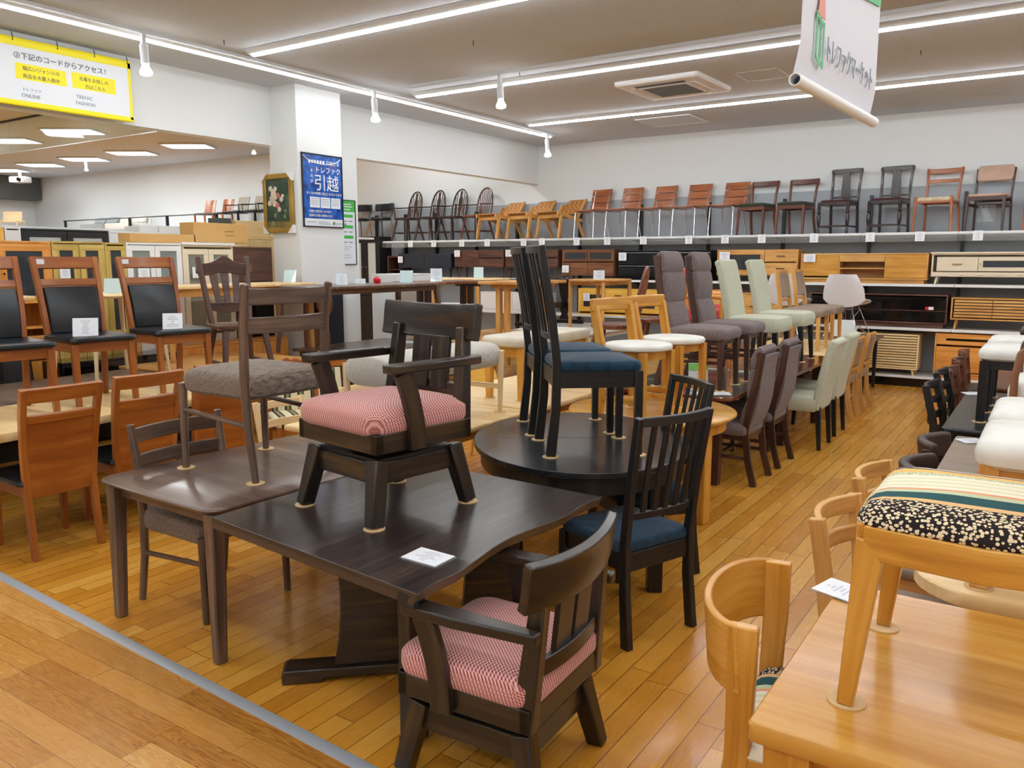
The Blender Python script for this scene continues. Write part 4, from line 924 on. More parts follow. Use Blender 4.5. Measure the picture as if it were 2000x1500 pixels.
def panel_light(x, y, label):
    t = thing('panel_light', (x, y, NZ), 34, label, 'ceiling light', 'square four tube ceiling lights')
    put('frame', MB().bx(-.62, .62, -.44, -.40, -.05, 0).bx(-.62, .62, .40, .44, -.05, 0).bx(-.62, -.58, -.4, .4, -.05, 0).bx(.58, .62, -.4, .4, -.05, 0), 'lampw', t)
    for k in range(3): put('diffuser', MB().bx(-.52 + .36 * k, -.2 + .36 * k, -.36, .36, -.035, -.01), M['panel'], t)
for x, y, l in ((-19.96, 14.09, 'first past the left opening, nearest the column'), (-22.62, 14.1, 'second past the left opening'), (-25.19, 14.12, 'third past the left opening'), (-27.84, 14.15, 'fourth past the left opening'), (-30.5, 14.3, 'at the left edge beyond the opening'), (-20.05, 11.02, 'seen just under the glass barrier, right one'), (-22.94, 10.95, 'seen just under the glass barrier, left one')):
    panel_light(x, y, 'square ceiling light ' + l)
for x, y in ((-10.2, 10.9), (-10.2, 8.2), (-13.2, 7.9), (-16.8, 7.9), (-20.5, 7.9), (-13, 4), (-18, 4), (-24, 6), (-12, -.5), (-18, -.5), (-28, 10.5)): panel_light(x, y, 'added square ceiling light out of view, brightening the neighbouring hall')  # unseen lamps added to brighten the hall and the recess wall
# ---- air conditioner, vent, hatch
t = thing('air_conditioner', (-3.91, 9.24, CZ), -2, 'white square ceiling cassette air conditioner between two linear lights', 'air conditioner')
put('panel', MB().cushion(rrect(1.02, 1.02, .04), [(.10, -.055), (.02, -.05), (0, -.035), (0, 0)], 0, 2), 'white', t)
g = MB()
for k in range(22): g.bx(-.27, .27, -.27 + .0255 * k, -.27 + .0255 * k + .008, -.066, -.055)
put('grille', g, 'inkg', t); put('grille_frame', MB().bx(-.29, .29, -.29, -.27, -.066, -.053).bx(-.29, .29, .27, .29, -.066, -.053).bx(-.29, -.27, -.27, .27, -.066, -.053).bx(.27, .29, -.27, .27, -.066, -.053), 'white', t)
for s in (-1, 1): put('louver', MB().bx(-.3, .3, .36 * s - .03, .36 * s + .03, -.062, -.05), 'blackm' if s < 0 else 'white', t); put('louver', MB().bx(.36 * s - .03, .36 * s + .03, -.3, .3, -.062, -.05), 'white', t)
t = thing('air_vent', (-4.88, 11.52, CZ), 0, 'square ceiling return vent near the back wall', 'vent')
put('frame', MB().bx(-.42, .42, -.38, -.36, -.012, 0).bx(-.42, .42, .36, .38, -.012, 0).bx(-.42, -.4, -.36, .36, -.012, 0).bx(.4, .42, -.36, .36, -.012, 0), 'white', t)
g = MB()
for k in range(26): g.bx(-.4, .4, -.35 + .027 * k, -.338 + .027 * k, -.008, -.002)
put('grille', g, 'lampw', t)
struct('trim_3', MB().bx(-3.14, -2.66, 9.06, 9.075, CZ - .004, CZ).bx(-3.14, -2.66, 9.55, 9.565, CZ - .004, CZ).bx(-3.14, -3.125, 9.06, 9.56, CZ - .004, CZ).bx(-2.675, -2.66, 9.06, 9.56, CZ - .004, CZ), 'lampw')
for k, (x, y) in enumerate(((-5.05, 7.72), (-6.6, 5.1), (-4.7, 6.4), (-2.1, 6.1), (-1.3, 9.1))):
    tag(put('ceiling_hook', MB().tube([(0, 0, 0), (0, 0, -.03), (.006, 0, -.045)], .004, 6), 'blackm', loc=(x, y, CZ)), 'tiny dark hook in the ceiling ' + ('above the lone middle spotlight', 'left of the third cross light', 'between the second and third cross lights', 'in front of the hanging banner', 'behind the hanging banner')[k], 'hook')
# ---- writing
def text(body, size, parent, mat, loc, ux, uy, name='lettering', align='LEFT', ext=.0012, sx=1):
    cu = bpy.data.curves.new('t', 'FONT'); cu.body = body; cu.size = size; cu.align_x = align; cu.extrude = ext; cu.resolution_u = 3
    o = bpy.data.objects.new('t', cu); COL.objects.link(o)
    me = bpy.data.meshes.new_from_object(o.evaluated_get(bpy.context.evaluated_depsgraph_get())); bpy.data.objects.remove(o)
    ux, uy = V(ux).normalized(), V(uy).normalized(); n = ux.cross(uy)
    me.transform(Matrix(((ux.x * sx, uy.x, n.x, loc[0]), (ux.y * sx, uy.y, n.y, loc[1]), (ux.z * sx, uy.z, n.z, loc[2]), (0, 0, 0, 1))))
    me.materials.clear(); me.materials.append(M[mat]); q = bpy.data.objects.new(name, me); COL.objects.link(q); q.parent = parent
    return q
def bars(rows, parent, mat, o, ux, uy, name='fine_print', t=.001):
    m = MB()
    for x0, x1, y0, y1 in rows: m.prism([(x0, y0), (x1, y0), (x1, y1), (x0, y1)], t, o, ux, uy)
    return put(name, m, mat, parent)
# yellow framed hanging banner on the left wall (plane x = -7.85, reading along +Y)
YB0, YB1 = 2.55, 4.93
t = thing('hanging_banner', (-7.85, YB0, 3.08), 0, 'white banner with yellow edges hanging over the left opening, Japanese access text', 'banner')
W = YB1 - YB0; Hh = .56; u, w_ = V((0, 1, 0)), V((0, 0, 1))
put('sheet', MB().bx(-.004, .004, 0, W, 0, Hh), 'bwhite', t)
put('border', MB().bx(.003, .008, 0, W, 0, .035).bx(.003, .008, 0, W, Hh - .06, Hh).bx(.003, .008, W - .028, W, 0, Hh), 'yellow', t)
put('top_rod', MB().tube([(0, 0, Hh), (0, W, Hh)], .014, 8), 'yellow', t); put('bottom_rod', MB().tube([(0, 0, 0), (0, W, 0)], .014, 8), 'yellow', t)
for y in (3.83, 4.22, 4.57, 4.9): put('hook', MB().tube([(.01, y - YB0, Hh - .02), (.012, y - YB0, Hh + .02), (.0, y - YB0, Hh + .05)], .004, 6), 'blackm', t)
def bt(s, size, y, z, mat='ink', sx=1): return text(s, size, t, mat, (.0056, y - YB0, z), u, w_, sx=sx)
bt('③下記のコードからアクセス！', .0635, 3.825, .40 , sx=1.0)
for (a, b, c, d) in ((3.835, 4.285, .222, .358), (4.337, 4.763, .226, .368)):
    put('yellow_box', MB().bx(.003, .0055, a - YB0, b - YB0, c, d), 'yellow', t)
bt('幅広いジャンルの', .041, 3.897, .305); bt('商品を大量入荷中', .041, 3.893, .24); bt('古着をお探しの', .041, 4.405, .305); bt('方はこちら', .041, 4.455, .24)
bt('トレファク', .034, 3.878, .125, 'inkg'); bt('ONLINE', .045, 3.868, .07, 'inkg'); bt('TREFAC', .045, 4.365, .135, 'inkg'); bt('FASHION', .045, 4.357, .078, 'inkg')
# blue framed poster on the column front (plane x = -7.507)
t = thing('framed_poster', (-7.497, 7.118, 2.53), 0, 'blue removal service poster in a thin black frame on the white column', 'poster')
put('frame', MB().bx(-.008, .012, -.325, -.313, -.43, .43).bx(-.008, .012, .313, .325, -.43, .43).bx(-.008, .012, -.325, .325, .418, .43).bx(-.008, .012, -.325, .325, -.43, -.418), 'blackm', t)
put('print', MB().bx(-.006, .002, -.315, .315, -.33, .42), 'poster', t); put('footer', MB().bx(-.006, .002, -.315, .315, -.42, -.33), 'bwhite', t)
def pt(s, size, y, z, mat='white', sx=1): return text(s, size, t, mat, (.0035, y, z), u, w_, sx=sx)
pt('引越せる', .055, .06, .315); bars([(-.22 + .045 * k, -.19 + .045 * k, .318, .355) for k in range(6)], t, 'white', (.003, 0, 0), u, w_)
pt('トレファク', .085, -.125, .215); pt('引越', .205, -.145, .02)
for k, ch in enumerate('それが'): pt(ch, .05, -.2, .21 - .06 * k)
pt('多くのお客様に喜びいただいてます', .036, -.265, -.045)
for k in range(3):
    put('panel', MB().bx(.002, .0035, -.215 + .17 * k, -.06 + .17 * k, -.20, -.075), 'bwhite', t)
    bars([(-.2 + .17 * k, -.08 + .17 * k, -.10 - .022 * q, -.094 - .022 * q) for q in range(4)], t, 'inkg', (.004, 0, 0), u, w_)
pt('引越と買取が１本で完了', .034, -.235, -.255); pt('面倒な手間も時間もゼロ', .034, -.235, -.305)
bars([(-.27, -.12, -.375, -.368), (-.09, .09, -.37, -.363), (-.09, .11, -.392, -.385)], t, 'inkg', (.003, 0, 0), u, w_)
put('logo_mark', MB().prism(ell(.022, .022, 16), .002, (.003, .165, -.378), (0, 1, 0), (0, 0, 1)), 'leafpaint', t); pt('トレファク引越', .026, .195, -.39, 'ink')
sw = [(.003, -.3 + .6 * k / 12, .40 - .085 * math.sin(math.pi * k / 12) ** .6) for k in range(13)]
put('swoosh', MB().tube(sw, .005, 6), 'white', t)
# flower painting on the column's near face (plane y = 6.745)
t = thing('framed_painting', (-7.83, 6.715, 2.375), 0, 'gilt framed still life of pale flowers on the side of the white column', 'painting')
a, b = V((1, 0, 0)), V((0, 0, 1)); w2, h2 = .255, .345
fr = MB()
for s in (-1, 1):
    fr.prism([(-w2, h2 * s), (w2, h2 * s), (w2 - .055, (h2 - .06) * s), (-w2 + .055, (h2 - .06) * s)], .04, (0, 0, 0), a, b)
    fr.prism([(w2 * s, -h2), (w2 * s, h2), ((w2 - .055) * s, h2 - .06), ((w2 - .055) * s, -h2 + .06)], .04, (0, 0, 0), a, b)
put('frame', fr, 'gilt', t, .006); put('canvas', MB().bx(-w2 + .04, w2 - .04, -.008, .004, -h2 + .04, h2 - .04), 'canvas', t)
for sx in (-1, 1):
    for sz in (-1, 1): put('corner_guard', MB().prism([(sx * (w2 + .008), sz * (h2 + .008)), (sx * (w2 - .085), sz * (h2 + .008)), (sx * (w2 + .008), sz * (h2 - .09))], .05, (0, -.002, 0), a, b), 'white', t)
FLW = [(-.125, .175, .038), (-.075, .13, .05), (-.04, .17, .034), (-.10, .06, .05), (-.045, .075, .04), (.0, .09, .04), (.06, .045, .036), (-.145, .005, .04), (-.06, .0, .045), (-.01, -.02, .04), (.02, -.07, .034), (.085, .085, .026), (-.09, .10, .03)]
for k, (x, z, r_) in enumerate(FLW):
    m = MB()
    for q in range(5):
        an = q * 1.26 + k; m.cushion(ell(r_ * .55, r_ * .45, 10, x + r_ * .45 * math.cos(an), z + r_ * .45 * math.sin(an)), [(0, 0), (.004, .002)], .002, 2)
    m.v = [(p[0], -.009 - p[2], p[1]) for p in m.v]; put('painted_flower', m, 'petalpink' if k in (5, 9) else 'petal', t)
for x, z, r_ in ((.12, -.09, .016), (.11, -.155, .02), (-.10, -.235, .024), (-.055, -.14, .02)):
    m = MB().cushion(ell(r_, r_ * 1.3, 12, x, z), [(0, 0), (.004, .002)], .001, 2); m.v = [(p[0], -.009 - p[2], p[1]) for p in m.v]; put('painted_fruit', m, 'leafpaint', t)
# green and white notice on the wall past the column (plane x = -7.945)
t = thing('notice_board', (-7.935, 7.94, 2.07), 0, 'tall white notice with green heading bars, half hidden behind the column', 'notice')
put('board', MB().bx(-.008, .004, -.21, .16, -.42, .42), 'bwhite', t); put('frame', MB().bx(-.008, .01, .152, .164, -.425, .425).bx(-.008, .01, -.21, .164, .415, .425).bx(-.008, .01, -.21, .164, -.425, -.415), 'blackm', t)
m = plain('notice_green', C(66, 182, 74), .5); put('heading', MB().bx(.003, .006, -.21, .15, .27, .415), m, t)
bars([(-.19, .08, .36, .372), (-.19, .1, .33, .342), (-.19, .06, .295, .307)], t, 'white', (.007, 0, 0), u, w_)
for z in (.215, .075, -.06): put('heading_bar', MB().bx(.003, .006, -.12, .11, z - .02, z + .02), m, t); bars([(-.1, .0, z - .075, z - .06), (.03, .1, z - .075, z - .06)], t, 'inkg', (.005, 0, 0), u, w_)
bars([(-.12, .08, -.19, -.184), (-.12, .02, -.22, -.214), (-.12, .05, -.30, -.294), (-.12, .06, -.335, -.329)], t, 'inkg', (.005, 0, 0), u, w_)
# hanging banner, upper right
p0 = V((-.677, 2.50, 2.215)); p1 = V((-.630, 3.40, 2.215)); ax = (p1 - p0).normalized(); L = (p1 - p0).length; ang = math.degrees(math.atan2(ax.y, ax.x))
t = thing('hanging_banner', tuple(p0), ang, 'white cloth banner with a green corner hanging from the ceiling, white tube at its bottom', 'banner')
rr = .0185; put('bottom_tube', MB().sect([[(x, rad * math.cos(2 * math.pi * k / 20), rad * math.sin(2 * math.pi * k / 20)) for k in range(20)] for x, rad in ((0.03, rr * .8), (-.02, rr * .8), (-.02, rr), (L, rr), (L, rr * .8), (L - .03, rr * .8))], caps=False), 'white', t)
put('tube_end', MB().turned((0.02, 0, 0), (.022, 0, 0), [(0, rr * .79), (1, rr * .79)], 16), plain('tube_inside', C(70, 90, 120), .6), t)
Hb = CZ - p0.z - .02
put('cloth', MB().sheet(lambda u_, v_: (.02 + (L - .04) * u_ + (.012 * math.exp(-v_ * 8) if u_ < .5 else -.012 * math.exp(-v_ * 8)) * -1, .006 * math.sin(u_ * 5 + v_ * 3) * v_ + rr * (1 - min(1, v_ * 14)), .0 + Hb * v_), 16, 40, .003), plain('banner_cloth', C(222, 226, 238), .7), t)
put('top_rod', MB().tube([(0, 0, Hb), (L, 0, Hb)], .012, 8), 'white', t)
for x in (.1, L - .1): put('hanger', MB().tube([(x, 0, Hb), (x, 0, Hb + .02)], .003, 6), 'steel', t)
bx_, by_ = V((1, 0, 0)), V((0, 0, 1)); side = V((0, -.008, 0))   # face turned to the aisle
gm = plain('banner_green', C(112, 196, 150), .7); put('green_corner', MB().prism([(.40, .55), (.505, .36), (.86, .40), (.86, .55)], .002, side, bx_, by_), gm, t)
put('logo_roof', MB().prism([(.135, .21), (.21, .21), (.175, .345)], .002, side, bx_, by_), plain('banner_pink', C(232, 160, 150), .7), t)
lm = MB()
for q in ([(.125, .20), (.135, .20), (.135, .335), (.125, .335)], [(.125, .20), (.205, .18), (.205, .192), (.125, .212)], [(.195, .185), (.207, .185), (.207, .315), (.195, .315)], [(.16, .21), (.168, .21), (.168, .31), (.16, .31)], [(.135, .335), (.207, .31), (.207, .298), (.135, .32)]): lm.prism([(x_, z_ - .115) for x_, z_ in q], .002, side, bx_, by_)
put('logo_house', lm, gm, t)
text('トレファクマーケット', .088, t, 'inkg', (.225, -.0095, .10), (1, 0, 0), (0, 0, 1), sx=.66)
# ---------------------------------------------------------------- back wall shelving
YS = 12.13; KX = .987
struct('wall_panel_back', MB().bx(-12.8, 3.4, YB - .03, YB - .001, .15, 2.72), 'grayp')
ux_ = [-12.0, -11.2, -10.39, -9.41, -8.47, -7.14, -5.96, -4.77, -3.58, -2.345, -1.145, .05, 1.25, 2.45]
for k, x in enumerate(ux_): tag(put('shelf_upright', MB().bx(-.02, .02, -.035, .035, 0, 2.47), 'blackm', loc=(x * KX, YB - .066, .15)), 'slim black upright of the wall shelving', 'shelf upright', 'black shelving uprights along the back wall')
edges = [x * KX for x in (-11.3, -10.39, -9.41, -8.47, -7.14, -5.96, -4.77, -3.58, -2.345, -1.145, 0.05, 1.25, 2.45)]
for z, nm in ((2.075, 'highest white shelf along the back wall, carrying a row of chairs'), (1.39, 'middle white shelf along the back wall, carrying sideboards'), (.80, 'lower white shelf along the back wall, carrying low television boards')):
    t = thing('display_shelf', (0, 0, z), 0, nm, 'shelf')
    for x0, x1 in zip(edges, edges[1:]):
        put('shelf_board', MB().bx(x0 + .003, x1 - .003, YS, YB - .105, -.036, 0), 'white', t, .003)
        put('bracket', MB().prism([(0, 0), (-.30, 0), (-.30, -.012), (0, -.045)], .012, (x1, YB - .106, -.038), (0, 1, 0), (0, 0, 1)), 'blackm', t)
        if z > 2: put('price_rail', MB().bx(x0 + .004, x1 - .004, YS - .014, YS - .006, -.125, -.02), M['acry'], t)
t = thing('shelving_plinth', (0, 0, 0), 0, 'low white topped plinth with a glossy black front along the back wall', 'plinth')
put('plinth', MB().bx(-12.75, 3.4, YS + .01, YB - .03, 0, .115), 'blackg', t); put('plinth_top', MB().bx(-12.75, 3.4, YS, YB - .03, .115, .145), 'white', t, .003)
# ---- price cards
CN = [0]
def card(loc, w, h, rz, tilt, label, mat='card', stand=True):
    """a printed card, tilt 0 = upright, 90 = lying; front faces local -Y"""
    t = thing('price_card', loc, rz, label, 'price card')
    a = R(tilt); ux = V((1, 0, 0)); uy = V((0, math.sin(a), math.cos(a))); n = ux.cross(uy)
    me = MB(); P = [(-w / 2, 0), (w / 2, 0), (w / 2, h), (-w / 2, h)]; me.prism(P, .003, (0, 0, 0) if tilt < 80 else (0, 0, .003), ux, uy); me.uv[1] = [(0, 0), (1, 0), (1, 1), (0, 1)]; me.uv[0] = [(1, 1), (1, 0), (0, 0), (0, 1)][::-1]
    for i in range(2, len(me.uv)): me.uv[i] = [(0, 0)] * 4
    if tilt > 80: me.uv[0], me.uv[1] = [(1, 0)] * 4, [(0, 0), (1, 0), (1, 1), (0, 1)]
    put('card', me, mat, t)
    if stand and tilt < 80: put('holder', MB().bx(-w / 2, w / 2, 0, .05, 0, .003).prism([(-w / 2 - .002, 0), (w / 2 + .002, 0), (w / 2 + .002, h + .003), (-w / 2 - .002, h + .003)], .002, uy.cross(ux) * -.003, ux, uy), M['acry'], t)
    elif stand: put('sleeve', MB().bx(-w / 2 - .006, w / 2 + .006, -.006, h + .006, 0, .002), M['acry'], t)
    return t
def tags(x, z, label, y=None, w=.10, h=.11): return card((x * KX, (YS if y is None else y) - .018, z), w, h, 0, 0, label, stand=False)
# ---------------------------------------------------------------- cabinets
def cab(name, x, y, z, w, d, h, mat, fronts, label, cat='cabinet', rz=0, legs=0, legmat=None, plinth=0, inner=None, thick=.02, handle='blackm', group=None):
    """case with its front at local y = -d/2; fronts: (kind, x0, x1, z0, z1, extra)"""
    t = thing(name, (x, y, z), rz, label, cat, group); z0 = legs + plinth; f = -d / 2; k = thick
    c = MB(); c.bx(-w / 2, w / 2, f, d / 2, h - k, h); c.bx(-w / 2, w / 2, f, d / 2, z0, z0 + k); c.bx(-w / 2, -w / 2 + k, f, d / 2, z0 + k, h - k); c.bx(w / 2 - k, w / 2, f, d / 2, z0 + k, h - k); c.bx(-w / 2 + k, w / 2 - k, d / 2 - .01, d / 2, z0 + k, h - k)
    put('case', c, mat, t, .003)
    if legs:
        for sx in (-1, 1):
            for sy in (-1, 1): put('leg', MB().beam((sx * (w / 2 - .05), sy * (d / 2 - .05), 0), (sx * (w / 2 - .07), sy * (d / 2 - .07), z0), .022, .022, .034, .034), legmat or mat, t, .002)
    if plinth: put('plinth', MB().bx(-w / 2 + .04, w / 2 - .04, f + .03, d / 2, 0, z0), legmat or mat, t)
    g = .003
    for fr in fronts:
        kind, a, b, c0, c1 = fr[:5]; mt = fr[5] if len(fr) > 5 and fr[5] else mat; ex = fr[6] if len(fr) > 6 else None
        a += g; b -= g; c0 += g; c1 -= g; th = .02; y0, y1 = f - .002, f + th - .002
        if kind in ('door', 'drawer'):
            o = put(kind, MB().bx(a, b, y0, y1, c0, c1), mt, t, .002)
            if ex == 'none': continue
            if kind == 'drawer' or ex == 'bar':
                xm = (a + b) / 2; zm = (c0 + c1) / 2; hm = MB().bx(xm - .06, xm + .06, y0 - .018, y0 - .010, zm - .005, zm + .005).bx(xm - .058, xm - .05, y0 - .012, y0, zm - .004, zm + .004).bx(xm + .05, xm + .058, y0 - .012, y0, zm - .004, zm + .004)
            else:
                xm = b - .03 if (a + b) < 0 else a + .03; zm = (c0 + c1) / 2; hm = MB().turned((xm, y0, zm), (xm, y0 - .02, zm), [(0, .006), (.6, .007), (1, .012)], 10)
            put('handle', hm, handle, o)
        elif kind == 'glass':
            fw = ex if isinstance(ex, float) else .05; fm = MB().bx(a, b, y0, y1, c0, c0 + fw).bx(a, b, y0, y1, c1 - fw, c1).bx(a, a + fw, y0, y1, c0 + fw, c1 - fw).bx(b - fw, b, y0, y1, c0 + fw, c1 - fw)
            o = put('glass_door', fm, mt, t, .002); put('pane', MB().bx(a + fw, b - fw, y0 + .008, y0 + .012, c0 + fw, c1 - fw), M[inner or 'glass'], o)
            xm = b - fw / 2 if (a + b) < 0 else a + fw / 2; put('knob', MB().turned((xm, y0, (c0 + c1) / 2), (xm, y0 - .02, (c0 + c1) / 2), [(0, .005), (.6, .006), (1, .011)], 10), handle, o)
        elif kind == 'slat':
            m = MB(); n = int((c1 - c0) / .035); s = (c1 - c0) / n
            for q in range(n): m.bx(a, b, y0, y1, c0 + s * q + .004, c0 + s * (q + 1) - .008)
            put('slatted_door', m, mt, t); put('door_backing', MB().bx(a, b, y1 + .01, y1 + .015, c0, c1), ex or 'blackm', t)
        elif kind == 'shelf': put('shelf', MB().bx(a, b, f + .02, d / 2 - .01, c0, c0 + .018), mt, t)
        elif kind == 'wall': put('divider', MB().bx(a, a + .018, f + .01, d / 2 - .01, c0, c1), mt, t)
        elif kind == 'strip': put('trim_strip', MB().bx(a, b, y0 - .004, y1, c0, c1), mt, t)
    return t

# ---------------------------------------------------------------- tables
def slabtop(name, outline, h, t, mat, root, z0=0, under=.02, prof=None):
    return put(name, MB().cushion(outline, prof or [(under, 0), (.004, t * .45), (0, t * .6), (.003, t * .9), (.008, t)], 0, 2, z0 + h - t), mat, root, smooth=40)
def table(name, x, y, z, w, d, h, mat, legmat, label, rz=0, t=.03, leg=.06, foot=None, inset=.06, corner=.02, round_=False, ap=.07, style='four', group=None, ov=False, edge=None, topn='table_top'):
    r = thing(name, (x, y, z), rz, label, 'table', group); foot = foot or leg * .8
    out = ell(w / 2, d / 2, 48) if ov else rrect(w, d, corner, 6)
    if ov: slabtop(topn, out, h, t, mat, r)
    else:
        m = MB().cushion(out, [(.006, 0), (0, .006), (0, t - .006), (.006, t)], 0, 2, h - t); slab = m; put(topn, slab, mat, r, smooth=40)
    lx, ly = w / 2 - inset - leg / 2, d / 2 - inset - leg / 2
    if ov: lx, ly = w * .33, d * .33
    if style in ('four', 'splay'):
        sp = .05 if style == 'splay' else 0
        for sx in (-1, 1):
            for sy in (-1, 1):
                a, b = (sx * (lx + sp), sy * (ly + sp), 0), (sx * lx, sy * ly, h - t)
                put('leg', MB().tube([a, b], [foot / 2, leg / 2], 12) if round_ else MB().beam(a, b, foot, foot, leg, leg), legmat, r, 0 if round_ else .004)
        if ap: apron(r, legmat, lx, -ly, ly, h - t - ap, h - t, .022)
    elif style == 'ped':
        put('pedestal', MB().turned((0, 0, .04), (0, 0, h - t), [(0, .12), (.1, .1), (.9, .1), (1, .2)], 20), legmat, r); put('base', MB().turned((0, 0, 0), (0, 0, .05), [(0, .3), (.7, .3), (1, .24)], 24), legmat, r)
    elif style == 'double':   # paired flat legs at both ends
        for s in (-1, 1):
            for k in (-1, 1): put('leg', MB().bx(-.045 + .065 * k, .045 + .065 * k - .03, s * ly - .04, s * ly + .04, 0, h - t), legmat, r, .004)
            put('cross_bar', MB().bx(-.2, .2, s * ly - .03, s * ly + .03, h - t - .05, h - t), legmat, r)
    elif style == 'trestle':
        prof = [(-.10, 0), (.10, 0), (.10, .06), (.05, .14), (.09, .26), (.05, .36), (.08, .46), (.10, .60), (.14, h - t), (-.14, h - t), (-.10, .60), (-.08, .46), (-.05, .36), (-.09, .26), (-.05, .14), (-.10, .06)]
        for s in (-1, 1):
            put('trestle_panel', MB().prism(prof, .04, (0, s * ly, 0), (1, 0, 0), (0, 0, 1)), legmat, r, .004); put('foot', MB().beam((-.34, s * ly, .03), (.34, s * ly, .03), .07, .06), legmat, r, .01)
        put('stretcher', MB().beam((0, -ly, .30), (0, ly, .30), .03, .09), legmat, r)
    elif style == 'steel':
        for s in (-1, 1):
            m = MB(); m.beam((-lx, s * ly, 0), (-lx, s * ly, h - t), .04, .04); m.beam((lx, s * ly, 0), (lx, s * ly, h - t), .04, .04); m.beam((-lx, s * ly, .02), (lx, s * ly, .02), .04, .04); put('leg_frame', m, legmat, r)
        put('under_frame', MB().bx(-lx, lx, -ly, ly, h - t - .045, h - t), legmat, r)
    return r
# left walnut table with bowed edges and tapering corner legs
r = thing('dining_table', (-3.22, 2.62, 0), -2, 'gray brown walnut dining table with softly rounded corners, ladder chair standing on it', 'table')
def bow(w, d, b, rc):
    P = []; 
    for x, y in dense(rrect(w, d, rc, 6)): P.append((x * (1 + b * (1 - (2 * y / d) ** 2)), y * (1 + b * .5 * (1 - (2 * x / w) ** 2))))
    return P
slabtop('table_top', bow(.90, 1.26, .035, .07), .69, .034, 'walnut_t', r, prof=[(.045, 0), (.02, .008), (.004, .018), (0, .024), (.004, .031), (.012, .034)])
for sx in (-1, 1):
    for sy in (-1, 1): put('leg', MB().beam((sx * .395, sy * .585, 0), (sx * .385, sy * .57, .66), .044, .05, .066, .07), 'walnut', r, .008)
apron(r, 'walnut', .37, -.55, .55, .60, .66, .022)
# dark slab table with a natural edge
r = thing('slab_table', (0, 0, 0), 0, 'dark brown slab table with a wavy natural edge, pink seated armchair standing on it', 'table')
rt = [(-1.568, 1.825), (-1.580, 1.93), (-1.572, 2.05), (-1.592, 2.18), (-1.612, 2.30), (-1.618, 2.42), (-1.606, 2.54), (-1.585, 2.66), (-1.577, 2.78), (-1.592, 2.90), (-1.588, 3.02), (-1.578, 3.08)]
po = [(-2.755, 1.953)] + rt + [(-2.775, 3.13)]
m = MB(); m.v = [(x + (.022 if i in range(1, 13) else 0) * -1, y, .635) for i, (x, y) in enumerate(po)] + [(x, y, .68) for x, y in po]; n = len(po)
m.f = [tuple(range(n - 1, -1, -1)), tuple(range(n, 2 * n))] + [(i, (i + 1) % n, n + (i + 1) % n, n + i) for i in range(n)]
m.uv = [[(p[1], p[0]) for p in [m.v[i] for i in f]] for f in m.f[:2]] + [[(m.v[q][1] + m.v[q][0] * .3, m.v[q][2]) for q in f] for f in m.f[2:]]
top = put('table_top', m, 'ebony_t', r, .003); top.data.materials.append(M['ebony_e'])
for i, p in enumerate(top.data.polygons):
    if 2 + 1 <= i <= 2 + 11: p.material_index = 1
put('corner_bracket', MB().bx(-1.655, -1.585, 1.828, 1.85, .626, .665), 'blackm', r)
for c, a in (((-2.25, 2.32), 43), ((-2.02, 2.86), 43)):
    dv = V((math.cos(R(a)), math.sin(R(a)), 0)); nv = V((-dv.y, dv.x, 0)); o = V((c[0], c[1], 0))
    fm = MB(); fm.prism([(-.36, 0), (-.20, 0), (-.19, .018), (.19, .018), (.20, 0), (.36, 0), (.36, .045), (.345, .06), (-.345, .06), (-.36, .045)], .11, o, dv, (0, 0, 1)); put('foot', fm, 'ebony', r, .006)
    put('pedestal', MB().sheet(lambda u, v: o + dv * ((u - .5) * (.24 + .06 * (2 * v - 1) ** 2)) + V((0, 0, .055 + .585 * v)), 6, 8, .07), 'ebony', r, .008)
put('prop_leg', MB().beam((-1.79, 2.05, .02), (-1.79, 2.05, .64), .055, .09), 'ebony', r, .006); put('rubber_foot', MB().bx(-1.82, -1.76, 2.005, 2.095, 0, .024), 'blackm', r)
# black extended oval table
r = thing('oval_table', (-2.157, 3.918, 0), 33.7, 'black extending oval table with a leaf seam, two black chairs standing on it', 'table')
for s in (-1, 1):
    P = [p for p in ell(.59, .775, 64) if p[1] * s > .0001]; P = [(x, y) for x, y in P]; P = sorted(P, key=lambda p: math.atan2(p[1], p[0])) if s > 0 else sorted(P, key=lambda p: math.atan2(p[1], p[0]))
    P = ([(.59, .0012)] + P + [(-.59, .0012)]) if s > 0 else ([(-.59, -.0012)] + P + [(.59, -.0012)])
    put('table_top', MB().prism(P, .03, (0, 0, .705), (1, 0, 0), (0, 1, 0)), 'black_t', r, .003, smooth=40)
ap_ = MB(); Q = ell(.555, .74, 64); Q2 = ell(.53, .715, 64)
ap_.sect([[(x, y, .60) for x, y in Q], [(x, y, .692) for x, y in Q], [(x, y, .692) for x, y in Q2], [(x, y, .60) for x, y in Q2]], caps=False); put('apron', ap_, 'black', r)
for x, y in ((.36, .42), (-.36, .42), (.36, -.42), (-.36, -.42)): put('leg', MB().beam((x, y, 0), (x, y, .69), .075, .075), 'black', r, .004)
